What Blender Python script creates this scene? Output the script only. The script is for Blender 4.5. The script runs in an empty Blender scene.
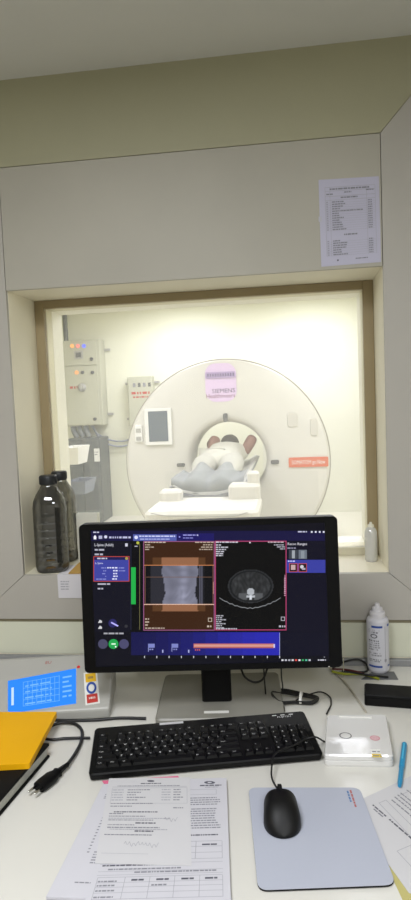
import bpy, bmesh, math, random
from mathutils import Vector, Matrix
random.seed(7)
S = bpy.context.scene
COL = S.collection
rad = math.radians

# ------------------------------------------------------------------ camera
FPX, PITCH, YAW, ROLL, CZ = 650.0, rad(4.3), rad(7.5), rad(2.35), 1.45
FWD = Vector((-math.sin(YAW) * math.cos(PITCH), math.cos(YAW) * math.cos(PITCH), -math.sin(PITCH)))
R0 = Vector((math.cos(YAW), math.sin(YAW), 0))
U0 = R0.cross(FWD)
RT = R0 * math.cos(ROLL) - U0 * math.sin(ROLL)
UP = U0 * math.cos(ROLL) + R0 * math.sin(ROLL)
EYE = Vector((0, 0, CZ))
cam_d = bpy.data.cameras.new('camera')
cam = bpy.data.objects.new('camera', cam_d)
COL.objects.link(cam)
cam_d.sensor_fit = 'VERTICAL'
cam_d.sensor_height = 36.0
cam_d.lens = 36.0 * FPX / 900.0
cam_d.clip_start = 0.02
m4 = Matrix((RT, UP, -FWD)).transposed().to_4x4()
m4.translation = EYE
cam.matrix_world = m4
S.camera = cam

# ------------------------------------------------------------------ world, lights, exposure
W = bpy.data.worlds.new('world')
S.world = W
W.use_nodes = True
W.node_tree.nodes['Background'].inputs[0].default_value = (1, .97, .9, 1)
W.node_tree.nodes['Background'].inputs[1].default_value = .02


def area(name, loc, size, watts, col, rot=(0, 0, 0), sizey=None):
    d = bpy.data.lights.new(name, 'AREA')
    d.energy = watts
    d.color = col
    d.size = size
    if sizey:
        d.shape = 'RECTANGLE'
        d.size_y = sizey
    o = bpy.data.objects.new(name, d)
    o.location = loc
    o.rotation_euler = rot
    COL.objects.link(o)
    return o


area('ceiling_lamp_desk', (-.45, .25, 2.28), .55, 27.0, (.935, .955, 1.0))
area('ceiling_lamp_room', (.55, -.95, 2.28), .55, 34.0, (.935, .955, 1.0))
for lx, ly in ((-1.8, 3.5), (.5, 3.5), (-1.9, 5.1), (.6, 5.1), (-1.3, 7.25), (.3, 7.25)):
    area('ceiling_lamp_scanner_room', (lx, ly, 2.66), .7, 33.8, (.86, .872, 1.0))

S.view_settings.view_transform = 'Standard'
S.view_settings.look = 'None'
S.view_settings.exposure = 0.0
S.view_settings.gamma = 1.0
S.view_settings.use_curve_mapping = False


# ------------------------------------------------------------------ placing helpers
def ray(x, y):
    return FWD + RT * ((x - 205.5) / FPX) - UP * ((y - 450) / FPX)


def onz(x, y, z):
    d = ray(x, y)
    return EYE + d * ((z - CZ) / d.z)


def ony(x, y, Y):
    d = ray(x, y)
    return EYE + d * (Y / d.y)


def lin(h):
    h = h.lstrip('#')
    c = [int(h[i:i + 2], 16) / 255 for i in (0, 2, 4)]
    return tuple(v / 12.92 if v <= .04045 else ((v + .055) / 1.055) ** 2.4 for v in c)


# ------------------------------------------------------------------ materials
MATS = {}


def M(name, hexc, rough=.5, metal=0.0, var=.05, scale=12.0, coat=0.0, bump=0.0, spec=.5, detail=3):
    if name in MATS:
        return MATS[name]
    m = bpy.data.materials.new(name)
    m.use_nodes = True
    nt = m.node_tree
    b = nt.nodes['Principled BSDF']
    c = lin(hexc)
    tc = nt.nodes.new('ShaderNodeTexCoord')
    nz = nt.nodes.new('ShaderNodeTexNoise')
    nz.inputs['Scale'].default_value = scale
    nz.inputs['Detail'].default_value = detail
    nt.links.new(tc.outputs['Object'], nz.inputs['Vector'])
    mx = nt.nodes.new('ShaderNodeMix')
    mx.data_type = 'RGBA'
    mx.inputs[6].default_value = (*[max(0, v * (1 - var)) for v in c], 1)
    mx.inputs[7].default_value = (*[min(1, v * (1 + var)) for v in c], 1)
    nt.links.new(nz.outputs['Fac'], mx.inputs[0])
    nt.links.new(mx.outputs[2], b.inputs['Base Color'])
    b.inputs['Roughness'].default_value = rough
    b.inputs['Metallic'].default_value = metal
    b.inputs['Coat Weight'].default_value = coat
    b.inputs['Coat Roughness'].default_value = .08
    b.inputs['Specular IOR Level'].default_value = spec
    if bump:
        bp = nt.nodes.new('ShaderNodeBump')
        bp.inputs['Strength'].default_value = bump
        bp.inputs['Distance'].default_value = .002
        nt.links.new(nz.outputs['Fac'], bp.inputs['Height'])
        nt.links.new(bp.outputs['Normal'], b.inputs['Normal'])
    MATS[name] = m
    return m


def E(hexc, s=1.0):
    name = 'glow_%s_%s' % (hexc.strip('#'), s)
    if name in MATS:
        return MATS[name]
    m = bpy.data.materials.new(name)
    m.use_nodes = True
    b = m.node_tree.nodes['Principled BSDF']
    b.inputs['Base Color'].default_value = (.003, .003, .003, 1)
    b.inputs['Roughness'].default_value = .25
    b.inputs['Specular IOR Level'].default_value = .12
    b.inputs['Emission Color'].default_value = (*lin(hexc), 1)
    b.inputs['Emission Strength'].default_value = s
    MATS[name] = m
    return m


def picture_mat():
    m = bpy.data.materials.new('screen_picture')
    m.use_nodes = True
    nt = m.node_tree
    b = nt.nodes['Principled BSDF']
    b.inputs['Base Color'].default_value = (.003, .003, .003, 1)
    b.inputs['Roughness'].default_value = .25
    b.inputs['Specular IOR Level'].default_value = .12
    a = nt.nodes.new('ShaderNodeAttribute')
    a.attribute_name = 'pic'
    nt.links.new(a.outputs['Color'], b.inputs['Emission Color'])
    b.inputs['Emission Strength'].default_value = 1.0
    return m


def clear(name, tint, gloss=.12, rough=.05, film=1.0, scatter=False):
    """thin transparent sheet: tinted see-through plus a fresnel sheen; film < 1 adds a milky share"""
    m = bpy.data.materials.new(name)
    m.use_nodes = True
    nt = m.node_tree
    nt.nodes.clear()
    out = nt.nodes.new('ShaderNodeOutputMaterial')
    tr = nt.nodes.new('ShaderNodeBsdfTransparent')
    tr.inputs[0].default_value = (*tint, 1)
    gl = nt.nodes.new('ShaderNodeBsdfGlossy')
    gl.inputs['Roughness'].default_value = rough
    df = nt.nodes.new('ShaderNodeBsdfTranslucent' if scatter else 'ShaderNodeBsdfDiffuse')
    df.inputs[0].default_value = (.75, .75, .72, 1)
    lw = nt.nodes.new('ShaderNodeLayerWeight')
    lw.inputs[0].default_value = .35
    mul = nt.nodes.new('ShaderNodeMath')
    mul.operation = 'MULTIPLY_ADD'
    mul.inputs[1].default_value = .5
    mul.inputs[2].default_value = gloss * .3
    nt.links.new(lw.outputs['Fresnel'], mul.inputs[0])
    mx = nt.nodes.new('ShaderNodeMixShader')
    mx2 = nt.nodes.new('ShaderNodeMixShader')
    mx2.inputs[0].default_value = 1 - film
    nt.links.new(tr.outputs[0], mx2.inputs[1])
    nt.links.new(df.outputs[0], mx2.inputs[2])
    nt.links.new(mul.outputs[0], mx.inputs[0])
    nt.links.new(mx2.outputs[0], mx.inputs[1])
    nt.links.new(gl.outputs[0], mx.inputs[2])
    nt.links.new(mx.outputs[0], out.inputs[0])
    return m


# ------------------------------------------------------------------ mesh builder
_text_cache = {}


def text_mesh(s):
    """triangles of a string in the built-in font, height about 1 per line"""
    if s in _text_cache:
        return _text_cache[s]
    c = bpy.data.curves.new('t', 'FONT')
    c.body = s
    c.size = 1.0
    c.resolution_u = 2
    o = bpy.data.objects.new('t', c)
    COL.objects.link(o)
    dg = bpy.context.evaluated_depsgraph_get()
    me = bpy.data.meshes.new_from_object(o.evaluated_get(dg))
    vs = [v.co.copy() for v in me.vertices]
    fs = [tuple(p.vertices) for p in me.polygons]
    bpy.data.objects.remove(o)
    bpy.data.curves.remove(c)
    bpy.data.meshes.remove(me)
    _text_cache[s] = (vs, fs)
    return vs, fs


def catmull(pts, n=6):
    P = [Vector(p) for p in pts]
    if len(P) < 3:
        return P
    out = []
    for i in range(len(P) - 1):
        a = P[i - 1] if i else P[0] * 2 - P[1]
        b, c = P[i], P[i + 1]
        d = P[i + 2] if i + 2 < len(P) else P[-1] * 2 - P[-2]
        for k in range(n):
            t = k / n
            out.append(.5 * ((2 * b) + (c - a) * t + (2 * a - 5 * b + 4 * c - d) * t * t + (3 * b - a - 3 * c + d) * t ** 3))
    out.append(P[-1])
    return out


class MB:
    def __init__(s):
        s.v, s.f, s.m, s.sm = [], [], [], []

    def add(s, vs, fs, m=0, smooth=False):
        o = len(s.v)
        s.v += [Vector(v) for v in vs]
        for f in fs:
            s.f.append(tuple(o + i for i in f))
            s.m.append(m)
            s.sm.append(smooth)

    def quad(s, a, b, c, d, m=0):
        s.add([a, b, c, d], [(0, 1, 2, 3)], m)

    def prism(s, pts, ext, m=0):
        n = len(pts)
        p = [Vector(q) for q in pts]
        e = Vector(ext)
        s.add(p + [q + e for q in p], [tuple(range(n)), tuple(range(2 * n - 1, n - 1, -1))] +
              [(i, i + n, (i + 1) % n + n, (i + 1) % n) for i in range(n)], m)

    def box(s, c, d, m=0, B=None):
        c = Vector(c)
        u, v, w = B if B else (Vector((1, 0, 0)), Vector((0, 1, 0)), Vector((0, 0, 1)))
        u, v, w = u * d[0] / 2, v * d[1] / 2, w * d[2] / 2
        s.prism([c - u - v - w, c + u - v - w, c + u + v - w, c - u + v - w], w * 2, m)

    def box2(s, a, b, m=0):
        s.box([(a[i] + b[i]) / 2 for i in range(3)], [abs(b[i] - a[i]) for i in range(3)], m)

    def rbox(s, c, d, r, m=0, B=None, n=4, e=.0):
        """box with rounded vertical corners and a small top chamfer e"""
        c = Vector(c)
        u, v, w = B if B else (Vector((1, 0, 0)), Vector((0, 1, 0)), Vector((0, 0, 1)))

        def ring(off, h):
            o = []
            for sx, sy, a0 in ((1, 1, 0), (-1, 1, 90), (-1, -1, 180), (1, -1, 270)):
                for k in range(n + 1):
                    a = rad(a0 + 90 * k / n)
                    o.append(c + u * (sx * (d[0] / 2 - r) + (r - off) * math.cos(a)) + v * (sy * (d[1] / 2 - r) + (r - off) * math.sin(a)) + w * h)
            return o
        rings = [ring(0, -d[2] / 2), ring(0, d[2] / 2 - e)] + ([ring(e, d[2] / 2)] if e else [])
        s.loft(rings, m, False, True)

    def loft(s, rings, m=0, smooth=True, caps=True):
        n = len(rings[0])
        vs = [p for r in rings for p in r]
        fs = []
        for j in range(len(rings) - 1):
            for i in range(n):
                fs.append((j * n + i, j * n + (i + 1) % n, (j + 1) * n + (i + 1) % n, (j + 1) * n + i))
        s.add(vs, fs, m, smooth)
        if caps:
            s.add(rings[0], [tuple(range(n - 1, -1, -1))], m)
            s.add(rings[-1], [tuple(range(n))], m)

    def lathe(s, prof, c, m=0, n=24, power=2.0, axis=None, caps=True, rot=0, smooth=True):
        c = Vector(c)
        u, v, w = axis if axis else (Vector((1, 0, 0)), Vector((0, 1, 0)), Vector((0, 0, 1)))
        rings = []
        for r, z in prof:
            o = []
            for k in range(n):
                a = 2 * math.pi * k / n
                ca, sa = math.cos(a), math.sin(a)
                q = (abs(ca) ** power + abs(sa) ** power) ** (-1 / power)
                x, y = ca * q * r, sa * q * r
                x, y = x * math.cos(rot) - y * math.sin(rot), x * math.sin(rot) + y * math.cos(rot)
                o.append(c + u * x + v * y + w * z)
            rings.append(o)
        s.loft(rings, m, smooth, caps)

    def tube(s, pts, r, m=0, n=8, smooth_pts=6):
        P = catmull(pts, smooth_pts) if smooth_pts else [Vector(p) for p in pts]
        rings = []
        nrm = None
        for i, p in enumerate(P):
            t = (P[min(i + 1, len(P) - 1)] - P[max(i - 1, 0)])
            if t.length < 1e-9:
                continue
            t.normalize()
            if nrm is None:
                nrm = t.orthogonal().normalized()
            nrm = (nrm - t * nrm.dot(t))
            if nrm.length < 1e-6:
                nrm = t.orthogonal()
            nrm.normalize()
            b = t.cross(nrm)
            rings.append([p + (nrm * math.cos(2 * math.pi * k / n) + b * math.sin(2 * math.pi * k / n)) * r for k in range(n)])
        s.loft(rings, m)

    def disc(s, c, r, u, v, m=0, n=20, ry=None):
        c = Vector(c)
        ry = ry or r
        s.add([c + u * r * math.cos(2 * math.pi * k / n) + v * ry * math.sin(2 * math.pi * k / n) for k in range(n)], [tuple(range(n))], m)

    def ball(s, c, rx, ry, rz, m=0, B=None, n=16, k=10):
        c = Vector(c)
        u, v, w = B if B else (Vector((1, 0, 0)), Vector((0, 1, 0)), Vector((0, 0, 1)))
        rings = []
        for j in range(1, k):
            t = math.pi * j / k
            rings.append([c + u * rx * math.sin(t) * math.cos(2 * math.pi * i / n) + v * ry * math.sin(t) * math.sin(2 * math.pi * i / n) - w * rz * math.cos(t) for i in range(n)])
        s.loft(rings, m, True, True)

    def text(s, txt, fn, h, m=0, width=None):
        """fn(x, y) maps text-plane coordinates (x right, y up, from the baseline start) into space"""
        vs, fs = text_mesh(txt)
        if not vs:
            return
        k = h / .72
        w = max(v.x for v in vs) * k
        kx = k * (width / w) if width else k
        s.add([fn(v.x * kx, v.y * k) for v in vs], fs, m)

    def build(s, name, mats, parent=None, bevel=0, seg=2, label=None):
        me = bpy.data.meshes.new(name)
        vs = s.v
        if parent is not None:
            inv = world_of(parent).inverted()
            vs = [inv @ v for v in vs]
        me.from_pydata([tuple(v) for v in vs], [], s.f)
        if not isinstance(mats, (list, tuple)):
            mats = [mats]
        for k in mats:
            me.materials.append(k)
        for i, p in enumerate(me.polygons):
            p.material_index = s.m[i]
            p.use_smooth = s.sm[i]
        o = bpy.data.objects.new(name, me)
        COL.objects.link(o)
        if parent is not None:
            o.parent = parent
        if bevel:
            b = o.modifiers.new('bevel', 'BEVEL')
            b.width = bevel
            b.segments = seg
            b.limit_method = 'ANGLE'
            b.angle_limit = rad(40)
        if label:
            o['label'] = label
        return o


def world_of(o):
    w = o.matrix_basis.copy()
    while o.parent:
        o = o.parent
        w = o.matrix_basis @ w
    return w


def tag(o, label, cat, group=None):
    o['label'] = label
    o['category'] = cat
    if group:
        o['group'] = group
    return o


def thing(name, loc, label, cat, group=None, rz=0.0):
    o = bpy.data.objects.new(name, None)
    o.empty_display_size = .05
    o.location = loc
    o.rotation_euler = (0, 0, rz)
    COL.objects.link(o)
    o.matrix_basis = Matrix.Translation(Vector(loc)) @ Matrix.Rotation(rz, 4, 'Z')
    return tag(o, label, cat, group)


def structure(o):
    o['kind'] = 'structure'
    return o


def frame_fn(o, u, v, off=None):
    o = Vector(o)
    n = off if off is not None else Vector((0, 0, 0))
    return lambda x, y: o + u * x + v * y + n


def words(mb, fn, x0, x1, y, h, m, fill=.8, wl=(2, 7)):
    """a line of printed words too small to read: short bars with gaps; fn(x, y) maps to space"""
    x = x0
    end = x0 + (x1 - x0) * fill
    while x < end - h * .5:
        w = min(random.randint(*wl) * h * .62, end - x)
        mb.quad(fn(x, y), fn(x + w, y), fn(x + w, y + h), fn(x, y + h), m)
        x += w + h * .55


# ------------------------------------------------------------------ shared constants and materials
YW = 1.674           # front face of the wall panels
DZ = .75             # desk top
X, Y, Z = Vector((1, 0, 0)), Vector((0, 1, 0)), Vector((0, 0, 1))

m_panel = M('panel_laminate', '#aca89c', .55, var=.11, scale=3.5, detail=6)
m_panel_b = M('panel_laminate_side', '#aeaaa2', .5, var=.05, scale=4, detail=6)
m_cream = M('cream_paint', '#e8e2cc', .6, var=.03, scale=8)
m_lower = M('lower_wall_paint', '#d4d5c1', .6, var=.03, scale=5)
m_ceil = M('ceiling_paint', '#d2d1ca', .8, var=.03, scale=6)
m_roomwall = M('room_wall_paint', '#cfcbbd', .8, var=.03, scale=4)
m_ctwall = M('scanner_room_paint', '#e6e5d0', .7, var=.02, scale=3)
m_ctreflect = M('glass_reflection_grey', '#e0dfd0', .7, var=.02, scale=3)
m_floor = M('vinyl_floor', '#9a9a8c', .5, var=.06, scale=9)
m_wood = M('window_wood', '#9a8a68', .5, var=.12, scale=9)
m_bead = M('window_bead', '#d6cfae', .5, var=.03)
m_whitetrim = M('white_trim', '#efecdc', .45, var=.02)
m_desk = M('desk_laminate', '#d4d2ca', .32, var=.02, scale=7)
m_alu = M('grey_strip', '#8e8f90', .4, .2, var=.04)
m_black = M('black_plastic', '#060607', .5, var=.08, scale=60, spec=.2)
m_blacks = M('black_gloss', '#040405', .5, var=.05, spec=.15)
m_blackm = M('black_matte', '#0a0a0b', .7, var=.1, scale=40, spec=.2)
m_cable = M('cable_rubber', '#101011', .45, var=.05)
m_white = M('white_plastic', '#e6e5e0', .35, var=.02)
m_ctwhite = M('scanner_plastic', '#d2cfc6', .45, var=.015, scale=2)
m_grey = M('grey_plastic', '#a9a8a2', .4, var=.04, scale=20)
m_dgrey = M('dark_grey', '#4c4e50', .5, var=.06)
m_paper = M('paper', '#c6c5cb', .75, var=.02, scale=30)
m_paper2 = M('paper_warm', '#c8c7c9', .75, var=.02, scale=30)
m_ink = M('printed_ink', '#85858d', .7, var=.05)
m_inkd = M('printed_ink_dark', '#5a5a64', .7, var=.05)
m_inkl = M('printed_ink_pale', '#a2a2aa', .7, var=.05)
m_blue = M('printed_blue', '#274a9c', .5)
m_red = M('printed_red', '#b9332e', .5)
m_yel = M('printed_yellow', '#e3b51c', .5)
m_pin = M('metal', '#c9c9c4', .25, 1.0, var=.03)

# ------------------------------------------------------------------ the setting
# control room shell
XL, XR, YB, ZC = -1.75, 1.35, -2.3, 2.30
mb = MB(); mb.box2((XL, YB, -.05), (XR, YW + .012, 0)); structure(mb.build('floor', m_floor))
mb = MB(); mb.box2((XL, YB, ZC), (XR, YW + .012, ZC + .05)); structure(mb.build('ceiling', m_ceil))
mb = MB(); mb.box2((XL - .05, YB, 0), (XL, YW + .012, ZC)); structure(mb.build('wall_left', m_roomwall))
mb = MB(); mb.box2((XR, YB, 0), (XR + .05, YW + .012, ZC)); structure(mb.build('wall_right', m_roomwall))
mb = MB(); mb.box2((XL, YB - .05, 0), (XR, YB, ZC)); structure(mb.build('wall_back', m_roomwall))

# the wall between the rooms with its opening
OX0, OX1, OZ0, OZ1 = -.7375, .2385, .9940, 1.7640
CF, CB = YW + .012, YW + .333
mb = MB()
CX0, CX1, CZ1 = -3.5, 1.75, 2.75
mb.box2((CX0, CF, 0), (OX0, CB, CZ1))
mb.box2((OX1, CF, 0), (CX1, CB, CZ1))
mb.box2((OX0, CF, OZ1), (OX1, CB, CZ1))
mb.box2((OX0, CF, 0), (OX1, CB, OZ0))
structure(mb.build('wall_front', [m_cream]))
# laminate panels with mitred joints
G = .0008
PF, PT = YW, Vector((0, .0115, 0))
LZ0, LZ1, MT = .871, OZ0, 2.081


def panel(n, pts, m, bev=.0003):
    b = MB()
    b.prism([Vector((x, PF, z)) for x, z in pts], PT)
    structure(b.build('trim_%d' % n, m, bevel=bev, seg=1))


panel(1, [(OX0 + G, OZ1), (OX1 - G, OZ1), (OX1 - G, MT - G), (OX0 + G, MT - G)], m_panel)
panel(2, [(OX0 - .2, ZC), (OX0, MT + G), (OX1, MT + G), (OX1 + .2, ZC)], M('panel_laminate_top', '#a5a287', .55, var=.07, scale=3.5, detail=6))
panel(3, [(OX1 + G, OZ0), (OX1 + .145, LZ0), (XR, LZ0), (XR, ZC), (OX1 + .2 + .00004, ZC), (OX1 + G, MT)], m_panel_b)
panel(4, [(OX0 - G, OZ0), (OX0 - G, MT), (OX0 - .2 - .00004, ZC), (XL, ZC), (XL, LZ0), (OX0 - .145, LZ0)], m_panel_b)
panel(5, [(OX0 - .145 + .00004, LZ0), (OX1 + .145 - .00004, LZ0), (OX1, OZ0 - G), (OX0, OZ0 - G)], m_panel_b)
mb = MB(); mb.box2((XL, CF - .003, LZ0 - .010), (XR, CF, LZ0 - .001)); structure(mb.build('trim_6', M('slot_shade_brown', '#8f8870', .7)))  # brown strip: shade of the gap below the ledge put into colour
mb = MB(); mb.box2((XL, CF - .0015, DZ + .02), (XR, CF, LZ0 - .011)); structure(mb.build('trim_7', m_lower))
# reveal boards (front part of the opening)
FY0, FY1 = YW + .19, YW + .212
# window: brown frame, bead, outer white lining, pane
IX0, IX1, IZ0, IZ1 = -.7095, .2095, 1.017, 1.7405
mb = MB()
mb.box2((OX0, FY0, OZ0), (IX0, FY1, OZ1)); mb.box2((IX1, FY0, OZ0), (OX1, FY1, OZ1))
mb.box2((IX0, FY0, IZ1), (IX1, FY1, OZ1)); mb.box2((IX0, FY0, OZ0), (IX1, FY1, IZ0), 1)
win = structure(mb.build('window_1', [m_wood, M('lit_rail', '#c9c3aa', .5, var=.04)], bevel=.002))  # bottom rail paler than the wood: light on it put into the colour
mb = MB()
mb.box2((OX0, FY1, OZ0), (IX0, FY1 + .045, OZ1)); mb.box2((IX1, FY1, OZ0), (OX1, FY1 + .045, OZ1))
mb.box2((IX0, FY1, IZ1), (IX1, FY1 + .045, OZ1)); mb.box2((IX0, FY1, OZ0), (IX1, FY1 + .045, IZ0))
mb.build('window_bead', m_bead, win, bevel=.002)
mb = MB()
q = .0
mb.box2((OX0, FY1 + .045, OZ0), (IX0 + q, CB + .012, OZ1)); mb.box2((IX1 - q, FY1 + .045, OZ0), (OX1, CB + .012, OZ1))
mb.box2((IX0, FY1 + .045, IZ1 - q), (IX1, CB + .012, OZ1)); mb.box2((IX0, FY1 + .045, OZ0), (IX1, CB + .012, IZ0 + q))
mb.build('outer_lining', m_whitetrim, win, bevel=.002)
mb = MB(); mb.box2((IX0, FY0 + .008, IZ0), (IX1, FY0 + .013, IZ1))
mb.build('glass_pane', clear('window_glass', (.985, .99, .975), .08, .02, film=.90, scatter=True), win)

# scanner room shell
SY = 8.2
mb = MB(); mb.box2((CX0, CB, -.05), (CX1, SY, 0)); structure(mb.build('floor_scanner_room', M('pale_vinyl', '#dcd8ca', .45, var=.04, scale=9)))
mb = MB(); mb.box2((CX0, CB, CZ1 - .05), (CX1, SY, CZ1)); structure(mb.build('ceiling_scanner_room', m_whitetrim))
mb = MB(); mb.box2((CX0 - .05, CB, 0), (CX0, SY, CZ1)); structure(mb.build('wall_scanner_left', m_ctwall))
mb = MB(); mb.box2((CX1, CB, 0), (CX1 + .05, SY, CZ1)); structure(mb.build('wall_scanner_right', m_ctwall))
mb = MB(); mb.box2((CX0, SY, 0), (CX1, SY + .05, CZ1)); structure(mb.build('wall_scanner_far', m_ctwall))
mb = MB(); mb.box2((-.35, SY - .012, 0), (CX1, SY, 1.99)); structure(mb.build('trim_8', m_ctreflect))  # reflection in the glass put in as a slightly greyer wall panel

# ------------------------------------------------------------------ CT scanner
GX, GZ, GY = -.632, .842, 6.3
BX, BZ = -.607, .868
gt = thing('ct_scanner', (GX, GY + .45, 0), 'big white round CT scanner ring with a patient lying in its bore', 'scanner')
mb = MB()
prof = [(.366, .42), (.366, .2), (.369, .09), (.382, .035), (.41, .012), (.445, .002), (.6, -.004), (.8, -.002), (.965, .0), (.985, .008), (1.0, .03), (1.005, .08), (1.005, .8), (.96, .86), (.62, .88), (.56, .87), (.50, .80), (.41, .55), (.366, .42)]
NG = 72
rings = []
for r, d in prof:
    t = max(0, min(1, (r - .43) / .57))
    cx, cz = BX + (GX - BX) * t, BZ + (GZ - BZ) * t
    rings.append([Vector((cx + r * math.cos(2 * math.pi * k / NG), GY + d, max(.01, cz + r * math.sin(2 * math.pi * k / NG)))) for k in range(NG)])
mb.loft(rings, 0, True, False)
mb.build('gantry_shell', m_ctwhite, gt)
# thin grey rim line
mb = MB()
mb.tube([Vector((GX + 1.006 * math.cos(a), GY + .06, GZ + 1.006 * math.sin(a))) for a in [rad(-50 + 5 * k) for k in range(57)]], .008, 0, 6, 2)
mb.build('rim_seam', M('seam_grey', '#9a958a', .6), gt)


def gp(x, y, off=-.004):
    return ony(x, y, GY + off)


mb = MB()
for (px, py, w, h) in ((225.5, 417.5, .055, .10), (275, 462, .10, .05), (181, 465, .10, .045)):
    p = gp(px, py)
    mb = MB(); mb.rbox((p.x, GY - .008, p.z), (w * .8, h * .8, .014), .012, 0, (X, Z, -Y))
    mb.build('laser_window', m_dgrey, gt)
# orange name plate
a, b = gp(288.5, 457), gp(328.5, 467)
mb = MB()
cx, cz = (a.x + b.x) / 2, (a.z + b.z) / 2
mb.rbox((cx, GY - .008, cz), (b.x - a.x, .095, .012), .012, 0, (X, Z, -Y))
mb.text('SOMATOM go.Now', frame_fn((a.x + .03, GY - .0152, cz - .018), X, Z), .04, 1, width=(b.x - a.x) - .06)
mb.build('name_plate', [M('orange_plate', '#cf5a2c', .5), m_white], gt)
# maker lettering and top display
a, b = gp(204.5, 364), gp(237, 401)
mb = MB(); mb.rbox(((a.x + b.x) / 2, GY - .005, (a.z + b.z) / 2), (b.x - a.x, a.z - b.z, .006), .1, 0, (X, Z, -Y), n=8); mb.build('purple_glow_panel', M('glow_lavender', '#d8bfe0', .4), gt)  # soft purple glow on the shell put in as a flat lavender panel
mb = MB()
mb.text('SIEMENS', frame_fn((gp(212, 392).x, GY - .0095, gp(212, 393.2).z), X, Z), .042, 0, width=.225)
mb.text('Healthineers', frame_fn((gp(206, 398).x, GY - .0095, gp(206, 398.4).z), X, Z), .042, 1, width=.285)
mb.build('lettering', [M('letter_grey', '#473c5c', .5), M('letter_tan', '#84566c', .5)], gt)
a, b = gp(206, 372), gp(235, 378)
mb = MB()
mb.rbox(((a.x + b.x) / 2, GY - .013, (a.z + b.z) / 2), (.29, .06, .012), .01, 0, (X, Z, -Y))
for k in range(11):
    mb.box(((a.x + .02 + k * .0245), GY - .0195, (a.z + b.z) / 2), (.013, .002, .03), 1)
mb.build('status_display', [M('display_frame', '#a893bd', .4), M('display_dot', '#5c4a78', .5)], gt)
# tablets and buttons on the face
a, b = gp(144.5, 409), gp(173, 444.5)
mb = MB(); mb.rbox(((a.x + b.x) / 2, GY - .016, (a.z + b.z) / 2), (b.x - a.x, a.z - b.z, .03), .012, 0, (X, Z, -Y), e=.004)
tb = mb.build('control_tablet', m_white, gt)
a, b = gp(148.5, 411.5), gp(169, 441)
mb = MB(); mb.box(((a.x + b.x) / 2, GY - .033, (a.z + b.z) / 2), (b.x - a.x, .003, a.z - b.z)); mb.build('tablet_screen', M('tablet_glass', '#54606c', .25), tb)
mb = MB()
for (x0, y0, x1, y1) in ((135, 425, 143, 442),):
    a, b = gp(x0, y0), gp(x1, y1)
    mb.rbox(((a.x + b.x) / 2, GY - .012, (a.z + b.z) / 2), (b.x - a.x, a.z - b.z, .024), .01, 0, (X, Z, -Y), e=.004)
    mb.box(((a.x + b.x) / 2, GY - .026, (a.z + b.z) / 2 + .03), (.05, .006, .04), 1)
    mb.box(((a.x + b.x) / 2, GY - .026, (a.z + b.z) / 2 - .05), (.05, .006, .04), 1)
mb.build('button_panel', [m_white, m_grey], gt)
for (x0, y0, x1, y1) in ((287, 413, 298, 427), (310, 418, 318, 436)):
    a, b = gp(x0, y0), gp(x1, y1)
    mb = MB()
    mb.rbox(((a.x + b.x) / 2, GY - .007, (a.z + b.z) / 2), (b.x - a.x, a.z - b.z, .014), .03, 0, (X, Z, -Y), e=.005)
    mb.build('face_recess', M('recess_plastic', '#c6c2b8', .5), gt)

# patient table
tt = thing('patient_table', (-.62, 5.0, 0), 'white motorised patient table running into the scanner bore', 'table')
mb = MB()
mb.rbox((-.59, 4.95, .345), (.60, 1.7, .69), .08, 0, e=.03)
mb.build('pedestal', m_ctwhite, tt)
mb = MB()
mb.rbox((-.585, 4.35, .725), (.74, .62, .06), .06, 0, e=.02)
mb.tube([(-.90, 4.036, .75), (-.78, 4.036, .73), (-.4, 4.036, .72), (-.28, 4.036, .745)], .004, 1, 6)
mb.build('table_cover', [m_ctwhite, m_grey], tt)
for nm, prf, y0, y1, mt in (('cradle', [(-.285, .862), (-.24, .765), (-.13, .728), (.13, .728), (.24, .765), (.285, .862), (.275, .868), (.21, .82), (.09, .795), (-.09, .795), (-.21, .82), (-.275, .868)], 4.68, 7.2, M('cradle_grey', '#8d8f90', .5)),
                            ('mattress', [(-.275, .870), (-.21, .823), (-.09, .798), (.09, .798), (.21, .823), (.275, .870), (.26, .879), (.20, .842), (.09, .82), (-.09, .82), (-.20, .842), (-.26, .879)], 4.72, 7.15, M('mattress_sheet', '#c9c8c4', .8))):
    mb = MB()
    mb.loft([[Vector((-.625 + x * k, y, z - .04)) for x, z in prf] for y, k in ((y0, .92), (y0 + .06, 1), (y1 - .06, 1), (y1, .92))], 0, True, True)
    mb.build(nm, mt, tt)
mb = MB()
mb.rbox((-.335, 4.58, .80), (.22, .16, .12), .03, 0, e=.02)
mb.rbox((-.27, 4.60, .84), (.085, .10, .20), .03, 0, e=.015)
mb.build('side_console', m_ctwhite, tt)
mb = MB(); mb.rbox((-.86, 4.55, .79), (.16, .14, .08), .03, 0, e=.02); mb.build('side_grip', m_ctwhite, tt)


# ---- patient
def skin_obj(name, verts, edges, mat, parent=None, sub=2, root=0):
    me = bpy.data.meshes.new(name)
    inv = world_of(parent).inverted() if parent is not None else Matrix()
    me.from_pydata([tuple(inv @ Vector(v[:3])) for v in verts], edges, [])
    o = bpy.data.objects.new(name, me)
    COL.objects.link(o)
    if parent is not None:
        o.parent = parent
    sk = o.modifiers.new('skin', 'SKIN')
    sk.use_smooth_shade = True
    sv = me.skin_vertices[0].data
    for i, v in enumerate(verts):
        r = v[3]
        sv[i].radius = r if isinstance(r, tuple) else (r, r)
        sv[i].use_root = (i == root)
    if sub:
        s_ = o.modifiers.new('sub', 'SUBSURF')
        s_.levels = sub
        s_.render_levels = sub
    me.materials.append(mat)
    return o


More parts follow.
